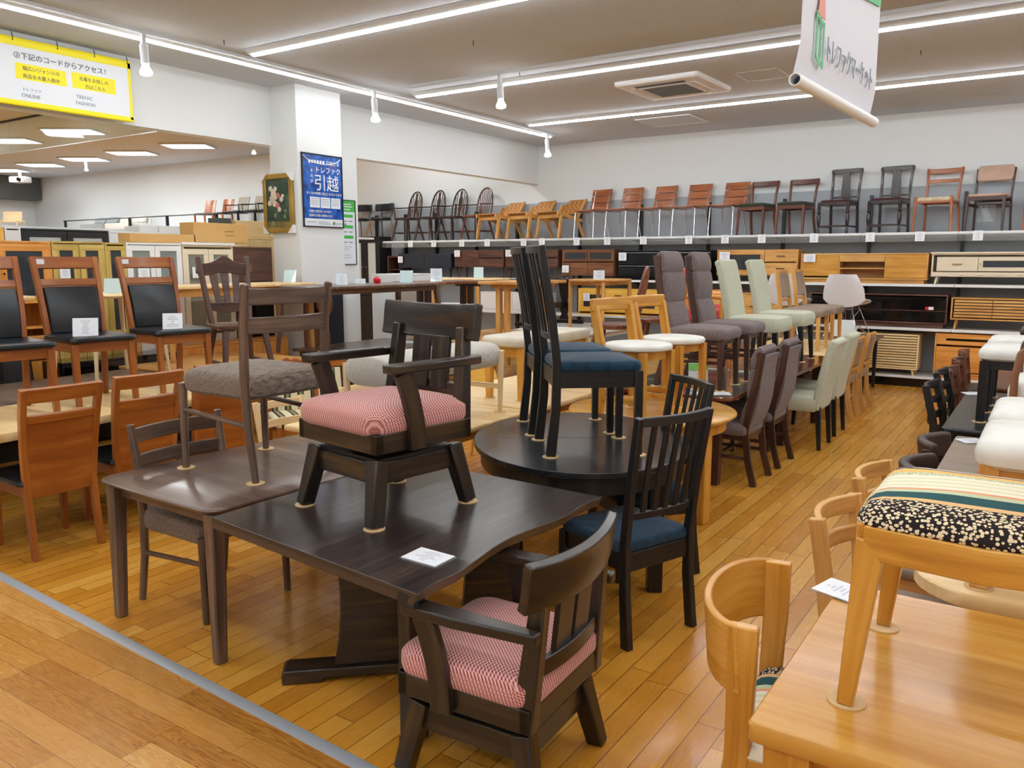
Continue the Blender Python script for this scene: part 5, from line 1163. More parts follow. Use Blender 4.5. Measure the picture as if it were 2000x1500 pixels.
# round oak table, brown tables, pale oak table of the aisle row
r = thing('round_table', (-2.246, 5.09, 0), 0, 'round honey oak table with two white seated chairs standing on it', 'table')
slabtop('table_top', ell(.567, .567, 56), .70, .034, 'honey_t', r); put('apron', MB().cushion(ell(.50, .50, 48), [(0, 0), (0, .075)], 0, 2, .59), 'honey', r)
for a in (-17, 73, 163, 253): put('leg', MB().beam((.45 * math.cos(R(a)), .45 * math.sin(R(a)), 0), (.45 * math.cos(R(a)), .45 * math.sin(R(a)), .59), .075, .075, side=(math.cos(R(a)), math.sin(R(a)), 0)), 'honey', r, .008)
bg = table('dining_table', -2.44, 6.58, 0, 1.02, 1.62, .70, 'glossbrown', 'espresso', 'glossy dark brown table under a glass sheet, gray high back chairs standing on it', corner=.12, leg=.09, style='four', inset=.1)
tag(put('glass_sheet', MB().cushion(rrect(.98, 1.56, .1), [(0, 0), (0, .005)], 0, 2), M['tglass'], loc=(-2.44, 6.58, .7005)), 'clear glass sheet lying on the glossy brown table under the gray chairs', 'glass sheet')
table('dining_table', -2.42, 8.20, 0, 1.06, 1.56, .70, 'glossbrown', 'espresso', 'brown table with sage green chairs standing on it', leg=.09, style='four', inset=.1)
table('dining_table', -2.45, 9.92, 0, 1.10, 1.80, .70, 'lightoak', 'oak', 'pale oak table with taupe padded chairs standing on it near the back shelves', corner=.06, leg=.06)
gt = table('glass_table', -2.65, 11.42, 0, 1.5, .95, .70, 'graybrown', 'blackm', 'dark glass topped table with white shell chairs standing on it', leg=.05)
tag(put('paper_sheet', MB().prism([(-.14, -.1), (.1, -.1), (.16, 0), (.1, .12), (-.14, .12), (-.2, 0)], .002, (0, 0, .12), (1, 0, 0), (0, .2, .98)), 'white2', loc=(-2.27, 11.20, .70)), 'white notice sheet propped under the right white shell chair', 'notice')
# middle column of pale tables behind the walnut table
table('dining_table', -3.39, 3.935, 0, 1.02, 1.26, .70, 'lightoak', 'oak', 'pale oak table with the gray cushioned bench standing on it', leg=.07, t=.034)
table('dining_table', -3.40, 5.41, 0, 1.02, 1.62, .70, 'lightoak', 'oak', 'pale oak table with the cream leather bench standing on it', leg=.07, t=.034, corner=.04)
table('dining_table', -3.49, 7.12, 0, 1.05, 1.70, .70, 'honey_t', 'honey', 'honey oak table with oval back wooden chairs standing on it', leg=.07)
table('dining_table', -3.5, 9.0, 0, 1.05, 1.70, .70, 'midwal', 'midwal', 'brown table with red cushioned armchairs behind the gray high back chairs', leg=.07)
# left column
table('dining_table', -5.48, 2.90, 0, .92, 2.3, .72, 'lightoak', 'blackm', 'pale oak table on a black steel frame with black leather chairs standing on it', rz=6, t=.05, style='steel', inset=.1)
table('dining_table', -6.62, 3.17, 0, 1.02, 2.2, .70, 'graybrown', 'blackm', 'gray brown plank table behind the pale steel framed table', rz=3, leg=.07)
table('dining_table', -6.75, 5.10, 0, 1.7, 1.5, .70, 'oak', 'oak', 'natural oak table with the carved brown chair standing on it', leg=.07)
table('dining_table', -6.75, 7.12, 0, 1.06, 1.55, .70, 'walnut_t', 'walnut', 'gray walnut table under the tall oval walnut table', leg=.07)
table('dining_table', -6.35, 8.95, 0, 1.2, 1.9, .70, 'oak', 'oak', 'oak plank table under the stacked plank tables near the back', leg=.07)
table('dining_table', -6.0, 10.85, 0, 1.3, 1.7, .70, 'white2', 'white2', 'white table below the stacked tables nearest the back shelves', leg=.06)
# tables standing on tables
G_ = 'tables standing on other tables'
table('dining_table', -7.1, 2.75, .70, .62, 1.15, .72, 'lightoak', 'blackm', 'pale topped black legged table raised on another table at the left edge', leg=.05, group=G_, t=.03)
table('side_table', -6.85, 3.95, .70, .86, .86, .72, 'lightoak', 'beech', 'small round pale table with splayed legs raised on the gray brown table', ov=True, round_=True, leg=.045, foot=.028, ap=0, style='splay', group=G_)
table('dining_table', -7.48, 5.68, .70, .70, 1.95, .75, 'lightoak', 'oak', 'oak table with rounded legs raised on the natural oak table behind the carved chair', corner=.05, round_=True, leg=.075, foot=.05, ap=.08, group=G_, inset=.03)
table('dining_table', -6.70, 6.95, .70, .84, 2.1, .73, 'walnut_t', 'walnut', 'oval walnut table raised on the gray walnut table before the white column', corner=.3, leg=.06, foot=.034, style='splay', ap=.06, group=G_, inset=.08)
table('dining_table', -6.92, 8.78, .70, .72, 1.4, .73, 'midwal', 'espresso', 'dark plank table on paired dark legs raised beside the oval walnut table', style='double', inset=.2, group=G_, t=.035)
table('dining_table', -6.08, 9.40, .70, .62, 1.3, .73, 'oak', 'oak', 'oak plank table on paired oak legs raised near the middle', style='double', inset=.15, group=G_, t=.04)
table('round_table', -7.85, 10.6, 0, 1.3, 1.3, 1.42, 'lightoak', 'oak', 'large pale round table raised high in front of the dark cabinets', ov=True, group=G_, leg=.07, round_=True, ap=.06)
table('trestle_table', -6.62, 11.0, .70, .8, 1.1, .72, 'black', 'black', 'black carved trestle table raised near the back shelves', style='trestle', group=G_)
table('oval_table', -5.62, 10.78, .70, .8, 1.3, .73, 'oak', 'oak', 'oval oak table on thin legs raised before the yellow pine cabinet', ov=True, leg=.06, round_=True, ap=.05, group=G_)
# right column
table('dining_table', .22, 2.13, 0, 1.42, .94, .70, 'honey_t', 'honey', 'honey oak table in the right corner with the striped chair standing on it', corner=.02, t=.045, leg=.10, foot=.085, inset=.03)
table('dining_table', .42, 3.24, 0, 1.5, .95, .68, 'lightoak', 'lightoak', 'pale rounded oak table behind the honey table', corner=.22, t=.05, style='ped')
table('dining_table', .18, 4.62, 0, 1.2, 1.28, .70, 'taupe', 'espresso', 'taupe topped table beside the two brown pad chairs', leg=.08, t=.04)
table('dining_table', .12, 6.33, 0, 1.28, 1.7, .70, 'black_t', 'black', 'black table with white seated black chairs standing on it', leg=.09, t=.04)
table('dining_table', .15, 8.3, 0, 1.25, 1.7, .70, 'rosewood', 'rosewood', 'reddish brown table beyond the black table', leg=.08)
table('dining_table', .15, 10.2, 0, 1.25, 1.5, .70, 'oak', 'oak', 'oak table at the far right beneath the slatted cabinets', leg=.08)

# ---------------------------------------------------------------- chairs on the floor and on the tables
FEETPOS = {'ladder': (.245, -.25, .27), 'swivel': (.235, -.25, .25), 'panel': (.195, -.21, .245), 'country': (.21, -.24, .26), 'slat': (.205, -.215, .235), 'stool': (.165, -.155, .17), 'high': (.203, -.235, .29), 'parsons': (.195, -.25, .25),
 'oakpad': (.2, -.22, .27), 'leaf': (.2, -.2, .2), 'bench_g': (.525, -.175, .175), 'bench_b': (.46, -.14, .14), 'barrel': (.23, -.245, .27), 'whiteseat': (.2, -.2, .2), 'whiteblk': (.205, -.2, .2), 'redarm': (.25, -.22, .25), 'shell': (.23, -.22, .22), 'loop': (.25, -.22, .25)}
PADM = None
def on(key, x, y, zt, rz, label, short, which='abcd', group=None, pr=.042):
    """a chair on a table top, cork pads under its feet"""
    global PADM
    o = inst(key, x, y, zt + .0045, rz, label, group); wx, yf, yr = FEETPOS[key]; a = R(rz)
    nm = {'a': ('front left', -wx, yf), 'b': ('front right', wx, yf), 'c': ('rear left', -wx, yr), 'd': ('rear right', wx, yr)}
    if key.startswith('bench'): nm = {'a': ('aisle side near', -wx, yf), 'b': ('aisle side far', wx, yf), 'c': ('inner near', -wx, yr), 'd': ('inner far', wx, yr)}
    for k in which:
        n, px, py = nm[k]
        p = (x + px * math.cos(a) - py * math.sin(a), y + px * math.sin(a) + py * math.cos(a), zt + .0004)
        if PADM is None: PADM = put('cork_pad', MB().turned((0, 0, 0), (0, 0, .004), [(0, pr), (1, pr)], 28), 'cork'); q = PADM
        else: q = PADM.copy(); COL.objects.link(q)
        q.location = p; tag(q, f'cork pad under the {n} leg of the {short}', 'pad', 'cork pads under ' + short)
    return o
def fl(key, x, y, rz, label, group=None): return inst(key, x, y, 0, rz, label, group)
# walnut ladder chairs
on('ladder', -3.25, 2.60, .69, -90, 'walnut ladder back chair with gray tweed seat standing on the walnut table', 'walnut ladder chair')
fl('ladder', -3.47, 2.47, 90, 'walnut ladder back chair with gray tweed seat tucked under the walnut table')
# pink seated swivel armchairs
on('swivel', -2.30, 2.49, .68, -9, 'dark wooden armchair with a pink checked seat standing on the slab table', 'pink seated armchair')
fl('swivel', -1.47, 2.15, -87, 'dark wooden armchair with a pink checked seat on the floor beside the slab table')
# orange wood and black leather chairs
GL = 'orange wood chairs with black leather seats'
on('panel', -5.55, 2.50, .72, 85, 'orange framed black leather chair on the pale table, cut by the left edge', 'black leather chair at the left edge', 'abd')
on('panel', -5.62, 3.09, .72, 85, 'orange framed black leather chair on the pale table, second from the left edge', 'middle black leather chair')
on('panel', -5.66, 3.74, .72, 85, 'orange framed black leather chair on the pale table, nearest the carved brown chair', 'third black leather chair')
fl('panel', -4.97, 2.39, -92, 'orange wood panel back chair on the floor, nearest the left edge', GL)
fl('panel', -5.02, 2.96, -92, 'orange wood panel back chair on the floor, middle of the three at the pale table', GL)
fl('panel', -5.07, 3.56, -92, 'orange wood panel back chair on the floor, behind the walnut ladder chair', GL)
on('country', -6.06, 4.68, .70, 72, 'dark brown country chair with an arched crest rail standing on an oak table', 'dark brown country chair')
# black slat chairs
on('slat', -2.01, 3.745, .72, 130, 'black slat back chair with navy seat on the oval table, nearer the camera', 'nearer black slat chair')
on('slat', -2.37, 4.14, .72, 130, 'black slat back chair with navy seat on the oval table, behind the other', 'farther black slat chair')
fl('slat', -1.60, 3.37, -111, 'black slat back chair with navy seat on the floor, nearest at the oval table')
fl('slat', -1.84, 4.06, -40, 'black slat back chair with navy seat on the floor behind the nearest one')
# white seat low chairs
on('stool', -2.25, 4.86, .70, 78, 'low oak chair with round white seat on the round oak table, nearer one', 'nearer round white chair')
on('stool', -2.24, 5.42, .70, 80, 'low oak chair with round white seat on the round oak table, farther one', 'farther round white chair')
# gray high backs
GH = 'gray high back chairs'
on('high', -2.34, 6.22, .706, 92, 'gray upholstered high back chair on the brown table, nearer of two', 'nearer gray high back chair', group=GH)
on('high', -2.34, 6.86, .706, 92, 'gray upholstered high back chair on the brown table, farther of two', 'farther gray high back chair', group=GH)
fl('high', -2.09, 6.20, -90, 'gray high back chair on the floor with its dark frame toward the aisle, nearer one', GH)
fl('high', -2.09, 6.86, -90, 'gray high back chair on the floor with its dark frame toward the aisle, farther one', GH)
# sage green parsons chairs
on('parsons', -2.32, 7.62, .70, 90, 'sage green upholstered chair with black legs on the brown table, nearer one', 'nearer sage green chair', 'abd')
on('parsons', -2.32, 8.50, .70, 90, 'sage green upholstered chair with black legs on the brown table, farther one', 'farther sage green chair', 'ab')
fl('parsons', -1.93, 7.72, -90, 'sage green upholstered chair on the floor in the aisle, nearer one')
fl('parsons', -1.95, 8.42, -90, 'sage green upholstered chair on the floor in the aisle, farther one')
on('oakpad', -2.40, 9.62, .70, 90, 'oak chair with taupe pads standing on the pale oak table, nearer one', 'nearer taupe padded chair')
on('oakpad', -2.40, 10.30, .70, 90, 'oak chair with taupe pads standing on the pale oak table, farther one', 'farther taupe padded chair', 'ab')
fl('oakpad', -2.0, 9.35, -90, 'oak chair with taupe pads on the floor at the pale oak table, nearer one')
fl('oakpad', -2.0, 10.0, -90, 'oak chair with taupe pads on the floor at the pale oak table, farther one')
inst('shell', -2.27, 11.38, .701, 170, 'white plastic shell chair on wire legs before the oak television cabinet')
inst('shell', -3.02, 11.38, .701, 170, 'white plastic shell chair half hidden behind the taupe padded chairs')
on('leaf', -3.28, 6.62, .70, -75, 'brown wooden chair with an oval back and handle hole, nearer one', 'nearer oval back chair', 'ab')
on('leaf', -3.26, 7.56, .70, -75, 'brown wooden chair with an oval back behind the gray high back chairs', 'farther oval back chair', 'ab')
on('bench_g', -3.21, 3.88, .70, 90, 'bench with a thick light gray cushion on pale round legs standing on a pale table', 'gray cushioned bench')
on('bench_b', -3.28, 5.29, .70, 90, 'honey oak bench with a cream leather seat standing on a pale table', 'cream leather bench')
on('redarm', -3.25, 8.75, .70, 100, 'light wood armchair with red cushions behind the sage green chairs', 'red cushioned armchair', 'ab')
on('redarm', -3.45, 9.5, .70, 100, 'light wood armchair with red cushions, farther one', 'farther red cushioned armchair', 'ab')
# chairs tucked in along the far side of the middle tables
fl('pale', -3.98, 3.55, 90, 'pale wood chair tucked in behind the walnut table below the gray bench')
fl('pale', -4.02, 4.30, 90, 'pale wood chair tucked in beside the gray bench table, second one')
fl('bent', -4.02, 5.15, 90, 'yellow bent board chair tucked in beside the cream bench table, nearer one')
fl('bent', -4.0, 5.85, 90, 'yellow bent board chair tucked in beside the cream bench table, farther one')
fl('carved', -5.05, 4.45, 60, 'orange brown chair with carved handle crest and striped back pad, nearer one')
fl('carved', -5.2, 5.05, 75, 'orange brown chair with carved handle crest and striped back pad, farther one')
def c_round():
    r = thing('cushioned_stool_chair'); legs4(r, 'black', .18, -.18, .18, .42, .04, .034); put('seat', MB().cushion(ell(.25, .24, 26), pad_prof(.08, .03), .02, 5, .41), 'mauve', r)
    put('backrest', MB().sheet(lambda u, v: (.25 * math.sin((u - .5) * 2.2), .02 + .22 * math.cos((u - .5) * 2.2), .62 + .14 * v), 14, 5, .05), 'mauve', r, .018, smooth=60)
    for s in (-1, 1): put('back_post', MB().beam((.18 * s, .17, .42), (.17 * s, .2, .66), .03, .03), 'black', r)
    return r
BUILD['round'] = (c_round, 'chair')
for k, (x, y, rz, l) in enumerate(((-6.02, 7.55, -90, 'at the gray walnut table, farther one'), (-6.02, 6.75, -90, 'at the gray walnut table, nearer one'), (-5.75, 5.75, -90, 'at the natural oak table'), (-5.55, 9.2, -90, 'at the oak plank table near the back'))):
    fl('round', x, y, rz, 'chair with a rounded mauve gray back pad ' + l, 'mauve gray padded chairs')
# right side chairs
on('barrel', -.08, 2.10, .70, -90, 'honey oak chair with multicoloured striped seat standing on the corner table', 'striped seat chair', 'abd')
fl('barrel', -.41, 2.22, 96, 'honey oak barrel back chair on the floor at the corner table')
fl('ladoak', -.36, 3.08, 84, 'oak two slat chair on the floor in the aisle, nearer one')
fl('ladoak', -.35, 3.74, 84, 'oak two slat chair on the floor in the aisle, farther one')
fl('padback', -.265, 4.42, 86, 'dark brown chair with curved leather back pad, nearer one')
fl('padback', -.265, 5.06, 86, 'dark brown chair with curved leather back pad, farther one')
fl('blad', -.38, 6.16, 88, 'black ladder back chair at the black table, nearer one')
fl('blad', -.40, 6.90, 88, 'black ladder back chair at the black table, farther one')
on('whiteseat', .07, 3.05, .68, -90, 'oak chair with thick white seat on the pale rounded table, nearer one', 'nearer white seated oak chair', 'ab')
on('whiteseat', .07, 3.62, .68, -90, 'oak chair with thick white seat on the pale rounded table, farther one', 'farther white seated oak chair', 'ab')
inst('loop', .10, 4.40, .70, -90, 'brown loop armed chair with white seat on the taupe table, nearer one')
inst('loop', .10, 5.0, .70, -90, 'brown loop armed chair with white seat on the taupe table, farther one')
on('whiteblk', -.14, 6.0, .70, -90, 'black chair with white seat standing on the black table, nearer one', 'nearer white seated black chair', 'ab')
on('whiteblk', -.14, 6.72, .70, -90, 'black chair with white seat standing on the black table, farther one', 'farther white seated black chair', 'ab')
fl('curvetop', -.42, 7.75, 90, 'reddish brown curved back chair beyond the black chairs, nearer one')
fl('curvetop', -.44, 8.5, 90, 'reddish brown curved back chair beyond the black chairs, middle one')
fl('curvetop', -.46, 9.3, 90, 'reddish brown curved back chair before the orange cabinet, farthest one')
inst('curvetop', .0, 7.9, .70, -90, 'reddish brown curved back chair standing on the reddish table at the right edge')

# ---------------------------------------------------------------- chairs on the top shelf
ZS = 2.076; YC = 12.385
def sh(key, l, r_, label, rz=0, dy=0, group=None, dx=0): return inst(key, ((l + r_) / 2 + dx) * KX, YC + dy, ZS, rz, label, group)
sh('cafe', -11.9, -11.28, 'black tub back chair at the left end of the top shelf', -12)
inst('cafe', -12.05, YC, ZS, 10, 'black tub back chair mostly hidden behind the white wall end')
GW = 'wheel back chairs on the top shelf'
for k, (a_, b_) in enumerate(((-11.12, -10.62), (-10.52, -10.05), (-9.98, -9.52))): sh('wheel', a_, b_, 'dark wheel back armchair on the top shelf, ' + ('left of three', 'middle of three', 'right of three')[k], -12, group=GW)
sh('hoop', -9.40, -8.92, 'reddish brown hoop back armchair on the top shelf beside the woven chairs', -12)
for k, (a_, b_) in enumerate(((-9.0, -8.30), (-8.34, -7.64), (-7.70, -7.02))): sh('lounge', a_, b_, 'light oak lounge chair with woven leather on the shelf, ' + ('left of three', 'middle of three', 'right of three')[k], -12, -.02, 'woven lounge chairs')
for k, (a_, b_) in enumerate(((-6.98, -6.5), (-6.38, -5.92), (-5.78, -5.32), (-5.2, -4.73), (-4.6, -4.12))): sh('chrome', a_, b_, 'slatted red wood chair on chrome legs on the shelf, ' + ('first from the woven chairs', 'second of the row', 'middle of the row', 'fourth of the row', 'last beside the open back chairs')[k], -8, group='slatted chrome legged chairs')
sh('regency', -4.18, -3.62, 'reddish open back chair with dark green seat on the shelf, left one', -8); sh('regency', -3.57, -3.07, 'reddish open back chair with dark green seat on the shelf, right one', -8)
sh('splat', -2.98, -2.46, 'tall black splat back chair with turned legs on the shelf, left one', -8); sh('splat', -2.30, -1.80, 'tall black splat back chair with turned legs on the shelf, right one', -8)
sh('cord', -1.72, -1.18, 'red brown two slat chair with pale cord seat on the shelf', -8); sh('pinkpad', -1.09, -.60, 'dark framed chair with beige pink back pad on the shelf', -8)
inst('redchair', -.20, YC, ZS, -10, 'light brown chair on the shelf cut by the right edge')
tag(put('plastic_bag', MB().sheet(lambda u, v: ((u - .5) * .2, .01 * math.sin(u * 9 + v * 4), .22 * v), 8, 8, .004), M['acry'], loc=(-.86, 12.45, 2.20)), 'clear plastic bag hanging under the beige pink padded chair', 'bag')

# ---------------------------------------------------------------- cabinets on the shelving
def shc(name, x0, x1, z, h, mat, fr, label, d=.36, **kw): return cab(name, (x0 + x1) / 2 * KX, YS + .015 + d / 2, z, x1 - x0, d, h, mat, fr, label, **kw)
Z2, Z3, Z4 = 1.391, .801, .146
cab('glass_cabinet', -11.55, 12.2, 0, .80, .36, 2.17, 'black', [('glass', -.39, 0, 1.0, 2.14, 'black', .09), ('glass', 0, .39, 1.0, 2.14, 'black', .09), ('shelf', -.37, .37, 1.3, 1.32, 'white'), ('shelf', -.37, .37, 1.75, 1.77, 'white'), ('door', -.39, .39, .04, 1.0)], 'tall black glass door cabinet at the left end of the shelving', inner='frost', handle='steel')
cab('side_table', -10.93, 12.35, Z2, .36, .3, .40, 'darkwal', [('shelf', -.17, .17, .12, .14)], 'low brown shelf stand beside the navy cabinet', thick=.03)
shc('sideboard', -10.90, -9.60, Z2, .44, 'navycab', [('door', -.64, 0, .19, .43, None, 'none'), ('door', 0, .64, .19, .43, None, 'none')], 'navy blue sideboard on thin legs on the middle shelf', legs=.17, legmat='blackm')
shc('sideboard', -9.50, -8.40, Z2, .50, 'darkwal', [('drawer', -.54, 0, .21, .49, None, 'none'), ('drawer', 0, .54, .36, .49, None, 'none'), ('drawer', 0, .54, .21, .35, None, 'none')], 'dark walnut sideboard on legs, left of the pair', legs=.19)
shc('sideboard', -8.34, -7.26, Z2, .50, 'darkwal', [('drawer', -.53, 0, .21, .49, None, 'none'), ('drawer', 0, .53, .36, .49, None, 'none'), ('drawer', 0, .53, .21, .35, None, 'none')], 'dark walnut sideboard on legs, right of the pair behind the black chairs', legs=.19)
shc('sideboard', -7.16, -6.18, Z2, .49, 'midwal', [('glass', -.48, 0, .29, .48, None, .04), ('glass', 0, .48, .29, .48, None, .04), ('drawer', -.48, 0, .08, .28, None, 'none'), ('drawer', 0, .48, .08, .28, None, 'none')], 'walnut sideboard with two glass flaps above two drawers', inner='smoke', legs=.06)
shc('television_board', -6.08, -4.52, Z2, .47, 'blackg', [('door', -.77, .77, .24, .42, None, 'none'), ('strip', -.77, .77, .425, .44, 'steel'), ('strip', -.77, .77, .215, .23, 'steel'), ('door', -.77, .77, .02, .205, None, 'none')], 'glossy black television board with two silver lines')
shc('television_board', -4.40, -3.20, Z2 , .47, 'oak', [('glass', -.59, .12, .11, .46, None, .06), ('drawer', .12, .59, .29, .46, None, 'bar'), ('drawer', .12, .59, .11, .28, None, 'bar')], 'oak television board with one glass flap and two drawers', inner='smoke', legs=.09)
shc('television_board', -3.14, -1.49, Z2, .41, 'oak', [('door', -.81, -.30, .09, .39, 'honey', 'none'), ('drawer', -.30, .29, .29, .39, None, 'none'), ('shelf', -.30, .29, .19, .20), ('door', .29, .81, .07, .39, 'honey', 'none'), ('wall', -.31, -.3, .09, .39), ('wall', .29, .3, .09, .39)], 'long oak television cabinet with an open middle bay', plinth=.05)
t = shc('television_cabinet', -1.43, .05, Z2, .40, 'cream', [('drawer', -.68, -.20, .17, .36, None, 'bar'), ('glass', -.20, .36, .17, .36, None, .05), ('drawer', .36, .70, .17, .36, None, 'bar')], 'cream painted television cabinet with scalloped skirt and curved legs', inner='smoke', legs=.10, handle='brass')
n = 40; sk = [(-.72, .16)] + [(-.72 + 1.44 * k / n, .10 + .025 * abs(math.sin(6.5 * math.pi * k / n)) * (1 if .2 < k / n < .8 else .3)) for k in range(n + 1)] + [(.72, .16)]
put('skirt', MB().prism(sk[::-1], .02, (0, -.175, 0)), 'cream', t); put('top_moulding', MB().bx(-.76, .76, -.2, .18, .395, .42), 'cream', t, .008)
shc('television_board', -6.83, -5.33, Z3, .44, 'yellowpine', [('glass', -.73, -.22, .05, .42, None, .08), ('drawer', -.22, .22, .24, .42, None, 'bar'), ('drawer', -.22, .22, .05, .23, None, 'bar'), ('glass', .22, .73, .05, .42, None, .08)], 'yellow pine television board with smoked glass doors on the lower shelf', inner='smoke')
t = shc('television_board', -2.98, -1.22, Z3, .45, 'darkwal', [('door', -.86, .86, .24, .41, 'blackg', 'none'), ('strip', -.86, .86, .225, .24), ('door', -.86, .86, .09, .22, 'blackg', 'none')], 'long dark brown television board with black glass fronts', plinth=.06)
tagp(put('sticker', MB().bx(.62, .72, -.208, -.204, .25, .29), 'white', t), 'white sticker'); tagp(put('sticker', MB().bx(.62, .66, -.2095, -.204, .25, .29), 'red', t), 'red end of the sticker')
shc('television_board', -1.16, .15, Z3, .42, 'oak', [('slat', -.62, -.18, .16, .40), ('slat', -.18, .36, .16, .40), ('slat', .36, .62, .16, .40)], 'oak television board with horizontal slatted doors and square legs', legs=.13)
shc('television_board', -3.05, -1.53, Z4, .56, 'lightoak', [('slat', -.74, 0, .10, .54), ('slat', 0, .74, .10, .54)], 'pale oak television board with fine slats on the bottom shelf', legs=.08)
shc('sideboard', -1.32, -.30, Z4, .60, 'orange', [('drawer', -.49, .49, .45, .59, None, 'none'), ('strip', -.38, .20, .505, .54, 'blackg'), ('door', -.49, .14, .09, .43, None, 'none'), ('door', .14, .49, .09, .43, None, 'none')], 'orange wood sideboard with a dark slot on the bottom shelf', plinth=.06)
shc('sideboard', -5.0, -3.4, Z3, .42, 'oak', [('drawer', -.78, 0, .05, .40, None, 'bar'), ('drawer', 0, .78, .05, .40, None, 'bar')], 'oak sideboard on the lower shelf behind the gray chairs', legs=.04)
shc('sideboard', -8.9, -7.5, Z3, .34, 'white', [('door', -.68, 0, .02, .32, None, 'none'), ('door', 0, .68, .02, .32, None, 'none')], 'low white sideboard on the lower shelf behind the stacked tables')
# price cards on the shelf edge and the cabinets
for k, x in enumerate((-10.55, -9.97, -9.30, -8.72, -7.93, -7.55, -6.86, -6.28, -5.63, -4.86, -4.28, -3.72, -2.97, -2.22, -1.60, -.92)):
    tags(x, 1.955, 'price card on the top shelf edge under the ' + ('left wheel back chair', 'middle wheel back chair', 'right wheel back chair', 'hoop back chair', 'middle woven chair', 'right woven chair', 'first slatted chrome chair', 'second slatted chrome chair', 'middle slatted chrome chair', 'fourth slatted chrome chair', 'left open back chair', 'right open back chair', 'left splat back chair', 'right splat back chair', 'two slat cord chair', 'beige pink padded chair')[k], YS - .012, .115, .125)
for x, z, w, h, l in ((-10.83, 1.66, .12, .12, 'navy sideboard'), (-9.42, 1.77, .13, .12, 'left dark walnut sideboard'), (-8.26, 1.77, .13, .12, 'right dark walnut sideboard'), (-7.08, 1.50, .13, .12, 'walnut glass flap sideboard'), (-6.0, 1.70, .14, .13, 'glossy black television board'), (-4.28, 1.71, .16, .12, 'oak glass flap television board'), (-3.02, 1.68, .16, .11, 'long oak television cabinet'), (-6.66, 1.03, .12, .13, 'yellow pine television board')):
    tags(x, z, 'white price card stuck on the ' + l, YS, w, h)

# ---------------------------------------------------------------- cupboards along the left opening (facing +X)
def lc(name, y0, y1, h, mat, fr, label, x=-8.0, d=.42, **kw): return cab(name, x - d / 2, (y0 + y1) / 2, 0, y1 - y0, d, h, mat, fr, label, rz=90, **kw)
lc('cupboard', 3.05, 4.09, 1.88, 'orange', [('glass', -.51, 0.04, 1.30, 1.86, None, .07), ('glass', .04, .51, 1.30, 1.86, None, .07), ('shelf', -.5, .5, 1.06, 1.08), ('drawer', -.51, 0, .78, 1.0, None, 'bar'), ('drawer', 0, .51, .78, 1.0, None, 'bar'), ('door', -.51, 0, .05, .76), ('door', 0, .51, .05, .76), ('shelf', -.5, .5, 1.6, 1.62)], 'orange oak kitchen cupboard with glass doors above an open shelf, at the left', inner='smoke')
lc('cupboard', 4.10, 4.62, 1.885, 'olive', [('glass', -.255, 0, .95, 1.86, None, .06), ('glass', 0, .255, .95, 1.86, None, .06), ('door', -.255, 0, .05, .93), ('door', 0, .255, .05, .93), ('shelf', -.24, .24, 1.25, 1.27), ('shelf', -.24, .24, 1.52, 1.54)], 'olive oak double door cupboard with dark glass', inner='smoke', handle='brass')
lc('cupboard', 4.625, 4.845, 1.88, 'olive', [('glass', -.105, .105, .95, 1.85, None, .045), ('door', -.105, .105, .05, .93)], 'narrow olive oak cupboard with one glass door', inner='smoke')
lc('cupboard', 4.85, 5.49, 1.885, 'white', [('glass', -.315, 0, .9, 1.86, None, .055), ('glass', 0, .315, .9, 1.86, None, .055), ('door', -.315, 0, .05, .88), ('door', 0, .315, .05, .88), ('shelf', -.3, .3, 1.5, 1.52), ('shelf', -.3, .3, 1.2, 1.22)], 'white cupboard with two glass doors beside the olive oak cupboards')
t = lc('cupboard', 5.50, 6.16, 1.87, 'cream', [('glass', -.325, 0, .9, 1.83, None, .06), ('glass', 0, .325, .9, 1.83, None, .06), ('door', -.325, 0, .05, .88), ('door', 0, .325, .05, .88), ('shelf', -.3, .3, 1.55, 1.57), ('shelf', -.3, .3, 1.25, 1.27)], 'cream glass door cupboard with a white top beside the dark walnut unit')
put('white_top', MB().bx(-.345, .345, -.23, .21, 1.872, 1.90), 'white', t)
lc('television_unit', 6.17, 6.725, 1.86, 'darkwal', [('door', -.27, .27, 1.45, 1.84, None, 'none'), ('door', -.27, .27, 1.2, 1.43, 'blackg', 'none'), ('door', -.27, .27, .05, 1.18, 'blackg', 'none')], 'dark walnut unit with black lower panels against the white column')
for (y, z, w, l) in ((4.20, 1.53, .10, 'olive oak double door cupboard'), (5.02, 1.50, .13, 'white glass cupboard'), (5.66, 1.51, .12, 'cream glass cupboard')):
    card((-7.985, y, z), w, .12, 90, 0, 'white price card stuck on the ' + l, stand=False)
# second row behind the cupboards
def bk(name, y0, y1, z0, z1, mat, fr, label, x=-8.62, d=.42, **kw): return cab(name, x - d / 2, (y0 + y1) / 2, z0, y1 - y0, d, z1 - z0, mat, fr, label, rz=90, **kw)
bk('cupboard', 3.3, 3.97, 0, 2.02, 'yellowpine', [('door', -.33, 0, .05, 2.0), ('door', 0, .33, .05, 2.0)], 'yellow wood cupboard rising behind the orange oak cupboard')
bk('cupboard', 3.98, 4.13, 0, 2.03, 'white', [('door', -.07, .07, .05, 2.0, None, 'none')], 'narrow white cupboard behind the orange oak cupboard')
bk('sliding_cupboard', 4.14, 5.03, 0, 2.02, 'black', [('glass', -.44, 0, .3, 2.0, None, .06), ('glass', 0, .44, .3, 2.0, None, .06)], 'black framed sliding door cupboard with frosted panes behind the olive cupboards', inner='frost')
bk('cupboard', 5.04, 6.0, 0, 2.02, 'white', [('door', -.47, 0, .05, 2.0, None, 'none'), ('door', 0, .47, .05, 2.0, None, 'none')], 'white double cupboard behind the white glass cupboard')
